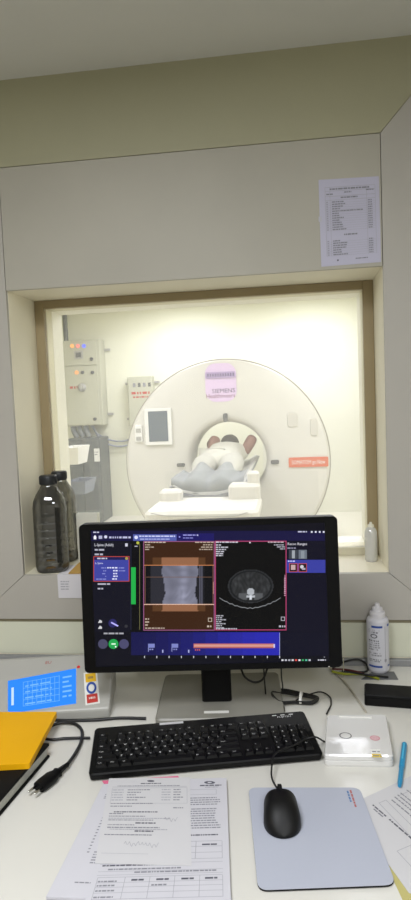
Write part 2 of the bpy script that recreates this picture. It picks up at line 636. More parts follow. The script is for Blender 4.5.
PX, PZ = -.622, .808     # on the cradle, lying on the back, head away from the window
pv = [(PX, 5.84, PZ + .11, .115), (PX, 6.02, PZ + .115, .12), (PX, 6.24, PZ + .13, .13), (PX, 6.39, PZ + .135, .09), (PX + .005, 6.46, PZ + .15, .05), (PX + .01, 6.54, PZ + .165, .07), (PX + .01, 6.66, PZ + .165, .06)]
pe = [(i, i + 1) for i in range(6)]
for s in (-1, 1):
    i = len(pv)
    el = ony(216, 438.5, 6.36) if s < 0 else ony(252.5, 438, 6.38)
    pv += [(PX + s * .17, 6.36, PZ + .125, .06), (el.x, el.y, el.z, .058), (PX + s * .20, 6.58, PZ + .19, .042), (PX + s * .16, 6.68, PZ + .15, .035), (PX + s * .10, 6.73, PZ + .09, .026), (PX + s * .06, 6.75, PZ + .075, .024)]
    pe += [(3, i)] + [(i + k, i + k + 1) for k in range(5)]
    for f in range(5):
        j = len(pv)
        pv += [(PX + s * (.03 - .004 * f), 6.72 + .016 * f, PZ + .07, .009), (PX + s * (.0 - .004 * f), 6.715 + .017 * f, PZ + .065, .008)]
        pe += [(i + 5, j), (j, j + 1)]
    i = len(pv)
    pv += [(PX + s * .10, 5.76, PZ + .10, .09), (PX + s * .135, 5.42, PZ + .085, .065), (PX + s * .115, 5.10, PZ + .035, .045), (PX + s * .10, 4.97, PZ + .03, .033), (PX + s * .16, 4.92, PZ + .035, .028)]
    pe += [(0, i)] + [(i + k, i + k + 1) for k in range(4)]
m_skin = M('skin', '#7d5040', .55, var=.04)
per = skin_obj('person', pv, pe, m_skin, None, 2)
tag(per, 'person lying in the scanner in pale clothes, both arms raised behind the head', 'person')
m_cloth = M('pale_clothes', '#c2c0b4', .9, var=.16, scale=9, bump=1.0)
cv = [(PX, 5.46, PZ + .085, (.215, .10)), (PX, 5.72, PZ + .115, (.215, .125)), (PX, 5.98, PZ + .12, (.185, .125)), (PX, 6.24, PZ + .14, (.15, .13)), (PX, 6.39, PZ + .135, (.115, .095))]
ce = [(0, 1), (1, 2), (2, 3), (3, 4)]
for s in (-1, 1):
    i = len(cv)
    cv += [(PX + s * .16, 6.37, PZ + .125, .07), (PX + s * .20, 6.43, PZ + .17, .062)]
    ce += [(4, i), (i, i + 1)]
skin_obj('shirt', cv, ce, m_cloth, per, 2)
tv = [(PX, 5.86, PZ + .105, (.16, .12))]
te = []
for s in (-1, 1):
    i = len(tv)
    tv += [(PX + s * .095, 5.72, PZ + .10, (.125, .105)), (PX + s * .115, 5.46, PZ + .09, (.118, .098)), (PX + s * .125, 5.24, PZ + .05, (.075, .065)), (PX + s * .112, 5.02, PZ + .035, (.05, .045))]
    te += [(0, i), (i, i + 1), (i + 1, i + 2), (i + 2, i + 3)]
skin_obj('trousers', tv, te, M('pale_trousers', '#b3b1a7', .85, var=.12, scale=14, bump=.5), per, 2)
mb = MB(); mb.ball((PX + .01, 6.56, PZ + .205), .095, .125, .092); mb.build('hair', M('dark_hair', '#221914', .6, var=.2, scale=80), per)
mb = MB(); mb.rbox((PX + .01, 6.62, PZ + .035), (.20, .22, .10), .04, 0, e=.03)
tag(mb.build('head_cushion', m_grey), 'low grey head cushion under the head of the lying person', 'cushion')


# light blanket over the lower legs, lying on the cradle
mb = MB()
ys = (4.735, 4.75, 4.82, 4.95, 5.10, 5.22, 5.29)
NB = 24
for k, y in enumerate(ys):
    hk = (.0, .05, .070, .078, .092, .112, .118)[k]
    for i in range(NB + 1):
        t = -1 + 2 * i / NB
        legs = math.exp(-((abs(t) - .40) / .34) ** 2)
        rim = .022 + .052 * abs(t) ** 3
        z = PZ + max(rim, hk * legs + .35 * hk * (1 - abs(t)) * .8) + .0035 * math.sin(11 * t + 2.1 * k)
        if k == 0:
            z = PZ - .045 + .075 * abs(t) ** 2.5
        mb.v.append(Vector((PX + t * .272, y + .012 * math.sin(5 * t + k), z)))
mb.f = [(j * (NB + 1) + i, j * (NB + 1) + i + 1, (j + 1) * (NB + 1) + i + 1, (j + 1) * (NB + 1) + i) for j in range(len(ys) - 1) for i in range(NB)]
mb.m = [0] * len(mb.f); mb.sm = [True] * len(mb.f)
bl = mb.build('blanket', M('grey_blanket', '#8b8e8e', .9, var=.08, scale=20, bump=.3))
so_2 = bl.modifiers.new('thick', 'SOLIDIFY'); so_2.thickness = .005; so_2.offset = 1
tag(bl, 'light grey blanket over the legs of the person on the patient table', 'blanket')


# ------------------------------------------------------------------ things on the scanner room's far wall
def wp(x, y, Yp):
    return ony(x, y, Yp)


def cab_frame(x0, y0, x1, y1, d):
    a, b = ony(x0, y0, SY - d), ony(x1, y1, SY - d)
    return a, b, SY - d


m_cab = M('cabinet_paint', '#b9b8a4', .5, var=.02)
a, b, F = cab_frame(60, 341, 103, 425, .26)
ec = thing('electrical_cabinet', ((a.x + b.x) / 2, SY - .13, b.z), 'large grey electrical cabinet with indicator lamps high on the far wall', 'cabinet')
mb = MB(); mb.box2((a.x, F + .015, b.z), (b.x, SY, a.z)); mb.build('cabinet_body', m_cab, ec, bevel=.006)
zs = ony(85, 365.5, F).z
mb = MB(); mb.box2((a.x + .01, F, zs + .006), (b.x - .035, F + .015, a.z - .012)); d1 = mb.build('upper_door', m_cab, ec, bevel=.003)
mb = MB(); mb.box2((a.x + .01, F, b.z + .012), (b.x - .035, F + .015, zs - .006)); d2 = mb.build('lower_door', m_cab, ec, bevel=.003)
for px, py, c in ((72.3, 346, '#ffb060'), (78, 346, '#ff8a80'), (84, 346, '#6a78ff'), (76.8, 372.5, '#ffb070')):
    p = ony(px, py, F)
    mb = MB(); mb.lathe([(.026, 0), (.026, .012), (.016, .022), (.004, .024)], (p.x, F, p.z), 0, 14, axis=(X, Z, -Y))
    mb.build('indicator_lamp', E(c, 1.3), d1 if py < 360 else d2)
p = ony(78.7, 355, F)
mb = MB(); mb.box((p.x, F - .006, p.z), (.11, .014, .10), 0); mb.box((p.x, F - .015, p.z), (.07, .004, .06), 1); mb.build('meter', [m_grey, m_dgrey], d1, bevel=.004)
for px, py, d in ((91.5, 359, d1), (92.5, 372.5, d2), (95, 419, d2), (82.5, 372.5, d2)):
    p = ony(px, py, F)
    mb = MB(); mb.lathe([(.022, 0), (.022, .01), (.012, .014)], (p.x, F, p.z), 0, 12, axis=(X, Z, -Y)); mb.build('lock', m_dgrey, d)
p = ony(82, 387.5, F)
mb = MB(); mb.lathe([(.055, 0), (.055, .012), (.03, .016), (.03, .04)], (p.x, F, p.z), 0, 18, axis=(X, Z, -Y)); mb.box((p.x, F - .045, p.z), (.02, .02, .08), 0)
mb.build('rotary_switch', m_grey, d2)
mb = MB(); words(mb, frame_fn((ony(70, 388, F).x, F - .0015, p.z - .01), X, Z), 0, .11, 0, .03, 0, 1.0, (1, 2)); mb.build('red_lettering', m_red, d2)
for py in (350, 414):
    p = ony(106, py, SY)
    mb = MB(); mb.box((b.x + .03, SY - .02, p.z), (.09, .02, .03)); mb.build('wall_bracket', m_grey, ec)

a2, b2, F2 = cab_frame(127, 377, 154, 425, .16)
sb = thing('switch_box', ((a2.x + b2.x) / 2, SY - .08, b2.z), 'smaller grey switch box on the far wall beside the scanner ring', 'cabinet')
mb = MB(); mb.box2((a2.x, F2, b2.z), (b2.x, SY, a2.z)); mb.build('box_body', m_cab, sb, bevel=.006)
mb = MB()
mb.box2((a2.x + .015, F2 - .012, b2.z + .015), (b2.x - .015, F2, a2.z - .015))
fnn = frame_fn((a2.x + .05, F2 - .0135, 0), X, Z)
for k in range(4):
    z = ony(140, 385, F2).z
    mb.box((a2.x + .09 + k * .065, F2 - .0135, z), (.035, .003, .05), 1 if k % 2 else 2)
words(mb, fnn, 0, .25, ony(140, 393, F2).z - .015, .03, 3, 1, (1, 3))
words(mb, fnn, 0.02, .22, ony(140, 393, F2).z - .06, .02, 3, 1, (1, 3))
mb.build('box_door', [m_cab, m_dgrey, m_ink, m_red], sb, bevel=.002)
for px, py in ((156, 382), (126, 384), (126, 419)):
    p = ony(px, py, SY)
    mb = MB(); mb.box((b2.x + .035 if px > 140 else a2.x - .03, SY - .02, p.z), (.07 if px > 140 else .06, .02, .03)); mb.build('wall_bracket', m_grey, sb)

m_cgrey = M('steel_cabinet', '#4e5456', .5, var=.08, scale=4)
a3, b3 = ony(66, 439, 7.75), ony(104, 530, 7.75)
fc = thing('floor_cabinet', ((a3.x + b3.x) / 2, 7.9, 0), 'dark grey floor cabinet below the large electrical cabinet', 'cabinet')
mb = MB(); mb.box2((a3.x, 7.77, .0), (b3.x, SY - .02, a3.z)); mb.build('cabinet_body', m_cgrey, fc, bevel=.01)
xm = a3.x + (b3.x - a3.x) * .48
mb = MB(); mb.box2((a3.x + .015, 7.75, .06), (xm - .006, 7.77, a3.z - .02)); mb.build('door', m_cgrey, fc, bevel=.003)
mb = MB(); mb.box2((xm + .006, 7.75, .06), (b3.x - .015, 7.77, a3.z - .02)); dd = mb.build('door', m_cgrey, fc, bevel=.003)
p = ony(97, 455, 7.75)
mb = MB(); mb.box((p.x, 7.748, p.z), (.07, .004, .16), 0); words(mb, frame_fn((p.x - .03, 7.7455, p.z), X, Z), 0, .06, .03, .012, 1); words(mb, frame_fn((p.x - .03, 7.7455, p.z), X, Z), 0, .06, 0, .012, 1); mb.build('rating_label', [m_white, m_ink], dd)
mc = M('conduit_grey', '#6b7073', .5)
for k, px in enumerate((73, 79, 85.5)):
    p = ony(px, 425, 8.0)
    mb = MB()
    mb.tube([(p.x, 8.0, b.z - .002), (p.x + .01, 8.0, p.z - .08), (p.x + .05, 7.98, p.z - .15), (p.x + .06, 7.98, a3.z)], .036, 0, 10)
    tag(mb.build('conduit', mc), ('grey flexible conduit, leftmost of three under the electrical cabinet', 'grey flexible conduit, middle of three under the electrical cabinet', 'grey flexible conduit, rightmost of three under the electrical cabinet')[k], 'conduit', 'conduits below the electrical cabinet')
p = ony(65.5, 330, 8.05)
mb = MB(); mb.tube([(p.x, 8.05, 2.70), (p.x, 8.05, 2.5), (p.x, 8.05, a.z + .002)], .03, 0, 10)
tag(mb.build('conduit', M('conduit_dark', '#5a5f62', .5)), 'dark grey vertical pipe coming down onto the top of the electrical cabinet', 'conduit')
for k in range(2):
    mb = MB()
    o = k * 5
    q = [ony(91 + k * 2, 426, 8.06), ony(98 + k, 434 + o * .7, 8.1), ony(110, 440 + o, 8.14), ony(124, 441 + o, 8.15), ony(136, 436 + o, 8.15), ony(142, 426, 8.1)]
    q[0].z = b.z - .002; q[-1].z = b2.z - .002
    mb.tube(q, .012, 0, 8)
    tag(mb.build('power_cable', M('blue_grey_cable', '#8d93a2', .5)), ('pale blue grey cable, upper of two looping between the wall boxes', 'pale blue grey cable, lower of two looping between the wall boxes')[k], 'cable', 'cables between the wall boxes')

# trolley just inside the scanner room, seen past the bottles
tx = ony(70, 460, 3.3)
tr = thing('trolley', (tx.x, 3.3, 0), 'white trolley with two trays behind the window glass beside the tall bottles', 'trolley')
mb = MB(); mb.lathe([(.02, .04), (.02, 1.22)], (tx.x - .05, 3.36, 0), 0, 12); mb.build('post', m_white, tr)
mb = MB()
for k in range(5):
    a = 2 * math.pi * k / 5
    mb.box((tx.x - .05 + .13 * math.cos(a), 3.36 + .13 * math.sin(a), .03), (.28, .04, .03), 0, (X * math.cos(a) + Y * math.sin(a), -X * math.sin(a) + Y * math.cos(a), Z))
mb.build('base', m_white, tr)
for (x0, y0, x1, y1, m, n) in ((60, 448, 79, 465, m_white, 'upper_tray'), (66, 482, 86, 495, M('tray_blue_grey', '#6c7484', .5), 'lower_tray')):
    a, b_ = ony(x0, y0, 3.22), ony(x1, y1, 3.22)
    mb = MB()
    zt, zb = a.z, b_.z
    rings = []
    for z, k in ((zb, .75), (zt, 1), (zt, .94), (zb + .012, .70)):
        cx, w = (a.x + b_.x) / 2, (b_.x - a.x) / 2 * k
        rings.append([Vector((cx + sx * w, 3.32 + sy * .10 * k, z)) for sx, sy in ((-1, -1), (1, -1), (1, 1), (-1, 1))])
    mb.loft(rings, 0, False, True)
    mb.build(n, m, tr, bevel=.003)

# ------------------------------------------------------------------ notice on the wall
P4 = [ony(318.5, 180, YW), ony(378.8, 176.3, YW), ony(381, 262, YW), ony(321.3, 266.8, YW)]


def bil(c, off):
    return lambda s, t: (c[0] * (1 - s) * (1 - t) + c[1] * s * (1 - t) + c[2] * s * t + c[3] * (1 - s) * t) + off


mb = MB()
mb.prism([p + Vector((0, -.0002, 0)) for p in P4], (0, -.0006, 0), 0)
fn = bil(P4, Vector((0, -.0011, 0)))
fy = lambda x, y: fn(x, 1 - y)


def hline(x0, x1, y, m, h=.004):
    mb.quad(fy(x0, y), fy(x1, y), fy(x1, y + h), fy(x0, y + h), m)


def vline(x, y0, y1, m, w=.005):
    mb.quad(fy(x, y0), fy(x + w, y0), fy(x + w, y1), fy(x, y1), m)


words(mb, fy, .18, .84, .875, .018, 2, 1.0, (3, 7))
words(mb, fy, .12, .24, .82, .014, 2, 1.0); words(mb, fy, .42, .54, .835, .014, 2, 1.0); words(mb, fy, .78, .92, .85, .014, 2, 1.0)
words(mb, fy, .36, .64, .775, .016, 2, 1.0)
hline(.1, .93, .905, 1); hline(.1, .93, .86, 1); hline(.1, .93, .80, 1); hline(.1, .93, .755, 1)
for k in range(13):
    y = .73 - k * .0265
    words(mb, fy, .12, .15, y, .013, 2, 1.0, (1, 1)); words(mb, fy, .21, .78, y, .013, 2, random.uniform(.2, .45) if k != 4 else .9); words(mb, fy, .81, .88, y, .013, 2, 1.0, (2, 3))
    hline(.1, .93, y - .006, 1, .002)
words(mb, fy, .40, .62, .345, .017, 2, 1.0)
for k in range(7):
    y = .28 - k * .0265
    words(mb, fy, .12, .15, y, .013, 2, 1.0, (1, 1)); words(mb, fy, .21, .78, y, .013, 2, random.uniform(.2, .45)); words(mb, fy, .81, .88, y, .013, 2, 1.0, (2, 3))
    hline(.1, .93, y - .006, 1, .002)
for x in (.1, .18, .79, .93):
    vline(x, .11, .905, 1)
words(mb, fy, .27, .31, .05, .02, 3, 1, (1, 2)); words(mb, fy, .58, .82, .06, .012, 2, .9)
nt_ = thing('notice', (P4[3] + P4[2]) / 2, 'printed notice with a table of lines taped above the window', 'notice')
mb.build('sheet', [M('notice_paper', '#b4b2c6', .45, var=.02, spec=.6), m_inkl, m_ink, m_inkd], nt_)
mb = MB()
for x, y in ((-.02, .52),):
    c = [fy(x, y), fy(x + .05, y), fy(x + .05, y + .06), fy(x, y + .06)]
    mb = MB(); mb.prism([p + Vector((0, -.0004, 0)) for p in c], (0, -.0004, 0))
    mb.build('tape', M('clear_tape', '#b4b3bd', .3, spec=.5), nt_)

# ------------------------------------------------------------------ ledge items
LZ = OZ0
m_tint = clear('smoky_bottle', (.36, .355, .32), .3, .06, film=.975)
m_cap = M('bottle_cap', '#1d1f22', .45, var=.1, scale=60)


def tall_bottle(px, py, toppx, wpx, label, rot):
    p = onz(px, py, LZ)
    dist = (p - EYE).dot(FWD)
    r = wpx / 2 * dist / FPX
    H = ony(px, toppx, p.y).z - LZ
    t = thing('bottle', (p.x, p.y, LZ), label, 'bottle', 'smoky bottles on the window ledge')
    mb = MB()
    pr = [(.80, .002), (.93, .02), (.98, .06)]
    for k in range(7):
        z = .12 + k * .075
        pr += [(.985, z), (.972, z + .012), (.972, z + .018), (.985, z + .030)]
    pr += [(.98, .68), (.93, .74), (.78, .80), (.56, .86), (.46, .89), (.44, .90), (.44, .915)]
    mb.lathe([(r * a, H * z) for a, z in pr], (p.x, p.y, LZ), 0, 28, 3.2, rot=rot)
    mb.build('bottle_body', m_tint, t)
    mb = MB()
    mb.lathe([(r * .50, H * .905), (r * .52, H * .91), (r * .52, H * .99), (r * .47, H)], (p.x, p.y, LZ), 0, 32)
    for k in range(30):
        a = 2 * math.pi * k / 30
        d = X * math.cos(a) + Y * math.sin(a)
        mb.box(Vector((p.x, p.y, LZ + H * .95)) + d * r * .52, (.0012, .0015, H * .07), 0, (d, Z.cross(d), Z))
    mb.build('screw_cap', m_cap, t)
    # engraved graduation plate on the front
    for k in range(6):
        z = LZ + H * (.2 + .085 * k)
        mb = MB(); mb.box((p.x + .006, p.y - r * 1.0, z), (.009, .0006, .0009))
        mb.build('graduation_mark', M('mark_grey', '#8a8a84', .4), t)
    return t


tall_bottle(53.5, 570, 475, 33, 'smoky grey bottle with black cap, the nearer of two on the ledge', .25)
tall_bottle(64, 560, 471, 29, 'smoky grey bottle half hidden behind the nearer one by the frame', .1)

# small clear bottle at right end of the ledge
p = onz(371.5, 561, LZ)
t = thing('bottle', (p.x, p.y, LZ), 'small clear plastic bottle at the right end of the window ledge', 'bottle')
H = ony(371.5, 522, p.y).z - LZ
mb = MB()
mb.lathe([(.014, 0), (.0168, .004), (.0172, H * .55), (.0165, H * .76), (.0125, H * .84), (.008, H * .88), (.007, H * .9)], (p.x, p.y, LZ), 0, 24)
mb.build('bottle_body', clear('milky_plastic', (.93, .93, .88), .3, .15, film=.35), t)
mb = MB(); mb.lathe([(.0085, H * .86), (.0085, H * .93), (.004, H * .95), (.003, H)], (p.x, p.y, LZ), 0, 16); mb.build('nozzle', M('nozzle_plastic', '#d8d5c4', .4), t)

# white box behind the bottles
a = ony(76, 514, YW + .165); b_ = ony(97, 514, YW + .165)
bx = thing('carton', ((a.x + b_.x) / 2, YW + .176, LZ), 'small white open carton on the ledge behind the tall bottles', 'box')
mb = MB()
H = a.z - LZ
for c0, c1 in (((a.x, YW + .165, LZ), (b_.x, YW + .167, a.z)), ((a.x, YW + .1865, LZ), (b_.x, YW + .1885, a.z)), ((a.x, YW + .167, LZ), (a.x + .002, YW + .1865, a.z)), ((b_.x - .002, YW + .167, LZ), (b_.x, YW + .1865, a.z)), ((a.x + .002, YW + .167, LZ), (b_.x - .002, YW + .1865, LZ + .002))):
    mb.box2(c0, c1)
mb.build('carton_walls', M('carton_white', '#dddccf', .6), bx)
# folded leaflet hanging over the ledge and the yellow envelope on it
c0 = ony(57.5, 577, YW - .001); c1 = ony(92, 579.5, YW - .001); c2 = ony(57.5, 598, YW - .001)
mb = MB()
ey = YW + .10
z0 = LZ + .0008
mb.prism([(c0.x, ey, z0), (c1.x, ey, z0), (c1.x, YW - .0012, z0), (c0.x, YW - .0012, z0)], (0, 0, .0005), 0)
mb.prism([(c0.x, YW - .0018, z0), (c1.x, YW - .0018, z0), (c1.x, YW - .0018, c2.z), (c0.x, YW - .0018, c2.z)], (0, .0006, 0), 0)
for k in range(4):
    words(mb, frame_fn((c0.x + .008, YW - .0021, c0.z - .014 - k * .007), X, Z), 0, .03, 0, .003, 1)
tag(mb.build('leaflet', [M('leaflet_paper', '#d3d1d6', .7), m_inkl]), 'white printed leaflet hanging over the ledge edge left of the monitor', 'leaflet')
mb = MB()
e = [onz(64, 577, LZ + .003), onz(90, 578, LZ + .003), onz(90, 561, LZ + .003), onz(79, 563, LZ + .003)]
e = [Vector((q.x, max(q.y, YW + .003), LZ + .0018)) for q in e]
mb.prism(e, (0, 0, .003))
tag(mb.build('envelope', M('tan_envelope', '#b58f45', .7, var=.06), bevel=.001), 'tan envelope lying on the ledge on the white leaflet', 'envelope')

# ------------------------------------------------------------------ desk
dk = thing('desk', (-.2, 1.1, 0), 'long white laminate desk along the window wall', 'desk')
mb = MB(); mb.box2((-1.6, .62, DZ - .03), (1.2, YW + .010, DZ)); mb.build('desk_top', m_desk, dk, bevel=.002)
for x in (-1.55, 1.12):
    mb = MB(); mb.box2((x, .68, 0), (x + .03, YW - .02, DZ - .03)); mb.build('side_panel', m_desk, dk)
mb = MB(); mb.box2((-1.52, YW - .04, .25), (1.12, YW - .02, DZ - .03)); mb.build('modesty_panel', m_desk, dk)
mb = MB(); mb.box2((-1.6, YW - .004, DZ), (1.2, YW + .0095, DZ + .018)); mb.build('back_strip', m_alu, dk, bevel=.002)

# ------------------------------------------------------------------ monitor
A, T = .0898, .0565
MW, MH = .56, .326
MC = Vector((-.1838, 1.3668, 1.03))
mu = Vector((math.cos(A), math.sin(A), 0)); mn = Vector((-math.sin(A), math.cos(A), 0))
mv = Z * math.cos(T) + mn * math.sin(T)
mf = mv.cross(mu) * -1          # pointing to the viewer
if mf.dot(EYE - MC) < 0:
    mf = -mf
mo = thing('monitor', (-.19, 1.46, DZ), 'black widescreen monitor showing spine scan pictures', 'monitor', rz=A)
BB = (mu, mv, mf)


def scr(px, py, off=0.0):
    d = ray(px, py)
    t = (MC - EYE).dot(mf) / d.dot(mf)
    return EYE + d * t + mf * off


SA, SB_ = scr(90, 530.5), scr(329.5, 661.5)
sa = ((SA - MC).dot(mu), (SA - MC).dot(mv)); sb2 = ((SB_ - MC).dot(mu), (SB_ - MC).dot(mv))
# housing
mb = MB()
mb.rbox(MC - mf * .022, (MW, MH, .028), .010, 0, BB, e=.002)
mb.rbox(MC - mf * .046, (MW * .7, MH * .72, .03), .03, 0, (mu, mv, -mf), e=.015)
mb.build('housing', m_black, mo)
# bezel
mb = MB()
L_, R_, T_, B_ = -MW / 2, MW / 2, MH / 2, -MH / 2


def mp(u, v, o=0.0):
    return MC + mu * u + mv * v + mf * o


def rrect(x0, y0, x1, y1, r, o, n=5):
    out = []
    for cx, cy, a0 in ((x1 - r, y1 - r, 0), (x0 + r, y1 - r, 90), (x0 + r, y0 + r, 180), (x1 - r, y0 + r, 270)):
        for k in range(n + 1):
            a = rad(a0 + 90 * k / n)
            out.append(mp(cx + r * math.cos(a), cy + r * math.sin(a), o))
    return out


mb.loft([rrect(L_, B_, R_, T_, .010, -.008), rrect(L_, B_, R_, T_, .010, -.0015), rrect(L_ + .0015, B_ + .0015, R_ - .0015, T_ - .0015, .0095, 0), rrect(sa[0], sb2[1], sb2[0], sa[1], .0008, -.0006), rrect(sa[0], sb2[1], sb2[0], sa[1], .0008, -.003)], 0, False, False)
p = scr(329, 666.5)
mb.box(p + mf * .0002, (.003, .0012, .0006), 1, BB)
mb.build('bezel', [m_blacks, m_white], mo)
# stand
nb = Vector((-.187, 1.445, DZ))
mb = MB()
mb.rbox(nb + Vector((0, .0, .115)), (.068, .03, .21), .008, 0, (mu, mn, Z))
mb.build('stand_neck', m_black, mo)
mb = MB()
mb.rbox(nb + Vector((.006, .025, .0065)), (.285, .235, .012), .012, 0, (mu, mn, Z), e=.003)
mb.build('stand_base', M('silver_base', '#86847b', .35, .0, var=.03), mo)
p = onz(216.5, 712.5, DZ + .012)
mb = MB(); mb.box(p + Z * .0012, (.055, .010, .0008), 0, (mu, mn, Z)); mb.build('base_sticker', m_white, mo)

# ---- the picture on the screen (a lit display)
mats = [E('#0a0a18', 1.0)]
idx = {}


def em(h, s=1.0):
    k = (h, s)
    if k not in idx:
        mats.append(E(h, s)); idx[k] = len(mats) - 1
    return idx[k]


sc = MB()
LV = -.0024


def sr(x0, y0, x1, y1, h, lv=1, s=1.0):
    o = LV + lv * .00012
    sc.quad(scr(x0, y1, o), scr(x1, y1, o), scr(x1, y0, o), scr(x0, y0, o), em(h, s))


def so_(x0, y0, x1, y1, h, lv=3, w=.7):
    sr(x0, y0, x1, y0 + w, h, lv); sr(x0, y1 - w, x1, y1, h, lv); sr(x0, y0, x0 + w, y1, h, lv); sr(x1 - w, y0, x1, y1, h, lv)


def sw(x0, x1, y, h, col, lv=4, fill=1.0, wl=(2, 6)):
    o = LV + lv * .00012
    words(sc, lambda x, yy: scr(x, 2 * y - yy, o), x0, x1, y, h, em(col), fill, wl)


def st(txt, x, y, h, col, lv=4, width=None):
    o = LV + lv * .00012
    sc.text(txt, lambda a, b: scr(x + a, y - b, o), h, em(col), width)


def sd(x, y, r, col, lv=4):
    o = LV + lv * .00012
    sc.add([scr(x + r * math.cos(2 * math.pi * k / 16), y - r * math.sin(2 * math.pi * k / 16), o) for k in range(16)], [tuple(range(16))], em(col))


sc.add([mp(sa[0], sb2[1], LV), mp(sb2[0], sb2[1], LV), mp(sb2[0], sa[1], LV), mp(sa[0], sa[1], LV)], [(0, 1, 2, 3)], 0)
sr(91, 531, 329, 541, '#15123f'); sr(133, 534.5, 176.5, 541, '#5560ae', 2); sr(177, 533.5, 214, 541, '#1c1760', 2)
sw(93, 99, 533, 1.2, '#c8c8e0', 3)
# house, folder and patient icons
sc.add([scr(93, 537.5, LV + .0006), scr(94.8, 535, LV + .0006), scr(96.6, 537.5, LV + .0006)], [(0, 1, 2)], em('#f4f4ff')); sr(93.5, 537, 96.1, 539.5, '#f4f4ff', 4)
sr(98.5, 535.8, 102, 539, '#b9b9d8', 4); sd(105.5, 537, 1.6, '#d9d9f0'); sw(109, 131, 538.5, 1.9, '#bfc0e2', 4, 1.0, (1, 4))
sd(136, 537.5, 1.8, '#dfe2ff'); sw(139, 175, 537, 1.3, '#cdd2f4'); sw(140, 170, 539.8, 1.1, '#aab2e4')
sd(179.5, 537, .8, '#8f90e8'); sw(183, 196, 535.8, 1.2, '#9a9ae0'); sw(183, 193, 538.6, 1.0, '#8585d0'); sd(197.5, 535.3, .8, '#c0c0f0')
sr(91, 541.5, 130, 632, '#10101f', 1)
st('L-Spine (Adult)', 94.2, 546.3, 2.9, '#e6e6f2', width=19)
sr(125, 543.5, 127.6, 546.6, '#d0d0e0', 4)
sw(94.5, 104, 550.8, 1.7, '#b4b4c4', 4, 1, (3, 6)); sw(94.5, 104, 555.4, 1.7, '#b4b4c4', 4, 1, (3, 6))
sr(93.5, 556.8, 129, 581.5, '#3f45a0', 2); sr(93.5, 556.8, 129, 560, '#1c1c50', 3); so_(93.2, 556.4, 129.3, 581.8, '#c0483f', 4)
sw(97, 107, 559.3, 1.4, '#c8c8dd', 5, 1, (3, 6)); sd(126.5, 558.6, 1.5, '#a89c4a', 5); st('L-Spine', 95, 564.2, 1.9, '#e0e2ff', 5, width=8)
for k, yy in enumerate((568.6, 571.5, 574.4, 577.1, 579.8)):
    sw((101, 103, 102, 105, 96)[k], 106, yy, 1.0, '#8b90d6', 4); sw((107, 113, 113, 113, 112)[k], 117.5, yy, 1.3, '#e2e4ff', 4, 1, (2, 3)); 
    if k < 2: sw(118.5, 125, yy, 1.0, '#8b90d6', 4)
sw(97.5, 110, 585, 1.5, '#b8b8c8', 4, 1, (5, 9)); sw(97.5, 103, 589.6, 1.5, '#b8b8c8', 4, 1, (3, 4))
sr(130.3, 541.5, 142, 632, '#07070d', 1); sr(131, 567.5, 135.6, 604.5, '#21b24a', 3); sr(139.2, 544, 139.8, 630, '#6e6a42', 3); sr(130.6, 544, 131, 630, '#343452', 3)
sd(137.7, 543, 1.5, '#b9bd4a'); sr(134.5, 546, 137.5, 546.8, '#c8c8d8', 4)
# knob and scan buttons
for yy in (621.5, 627.5):
    sc.add([scr(97.7, yy + 1.6, LV + .0006), scr(101.8, yy + 1.6, LV + .0006), scr(101.8, yy - .4, LV + .0006), scr(99.7, yy - 1.6, LV + .0006)], [(0, 1, 2, 3)], em('#d2d2d6'))
sd(112.5, 623.5, 4.3, '#2b2862', 3)
sc.add([scr(110.5, 623.2, LV + .0006), scr(111.5, 622, LV + .0006), scr(118.5, 625.8, LV + .0006), scr(117.5, 627, LV + .0006)], [(0, 1, 2, 3)], em('#b9b4ff'))
sd(126, 626.5, 1.6, '#35353c', 3); sw(103.5, 123.5, 634.5, 1.6, '#a9a9b2', 4, 1, (3, 7))
sd(102.7, 644.3, 4.9, '#4b4a66', 3); sd(113.3, 644.3, 5.0, '#22a850', 3); sd(123.8, 644.3, 4.9, '#4b4a6e', 3); sw(111.3, 115.5, 645, 1.5, '#d8ffe0', 4); sd(115.5, 647, .8, '#ffffff', 5)
# picture one: scout view
sr(143.5, 541.5, 214.2, 630.5, '#3b2110', 1)
so_(143.2, 541.2, 214.6, 630.8, '#9a5a86', 5, .8)
# picture two: axial slice
sr(215.2, 541.2, 286.4, 630.4, '#050507', 1); so_(214.9, 540.9, 286.6, 630.6, '#b0426e', 5, .9)
sw(215.8, 238, 542.9, 1.3, '#cfcfda', 5); sw(268, 285, 542.9, 1.3, '#bfb0b8', 5)
for k, (x1, yy) in enumerate(((219, 545), (226, 547.3), (224, 549.5), (222, 551.6), (222, 553.7), (221, 555.6))):
    sw(215.8, x1 + 2, yy + .7, 1.2, '#c2c2cc', 5)
for k in range(3): sw(274 + 3 * k, 285, 545.6 + 2 * k, 1.1, '#a8a8b4', 5)
for k in range(7): sw(216, 221 + random.uniform(0, 6), 616.5 + 2 * k, 1.1, '#b0b0ba', 5)
sw(216, 237, 629.6, 1.2, '#b8b8c4', 5)
for k in range(3): sw(145, 150 + 4 * (k == 1), 545.5 + 2.3 * k, 1.1, '#b9a898', 5); sw(203 - 2 * k, 213, 545.5 + 2.3 * k, 1.1, '#b9a898', 5)
sw(144.5, 166, 543, 1.2, '#c9b9a8', 5); sw(195, 213.5, 543, 1.2, '#b9a898', 5); sw(145, 165, 629, 1.2, '#b9a898', 5)
for yy in (620, 623, 626): sw(145, 149, yy, 1.5, '#b9a898', 5)
so_(208, 618, 212, 622, '#c8b8a8', 5, .6); sw(207, 213, 627.5, 1.8, '#c8b8a8', 5, 1, (1, 2)); so_(281, 617, 285, 621, '#b8b8c4', 5, .6); sw(279, 285.5, 627.5, 1.8, '#b8b8c4', 5, 1, (1, 2))
for k in range(10): sr(284.2, 578 + k * 1.9, 285.6, 578.9 + k * 1.9, '#d8a8c0', 5)
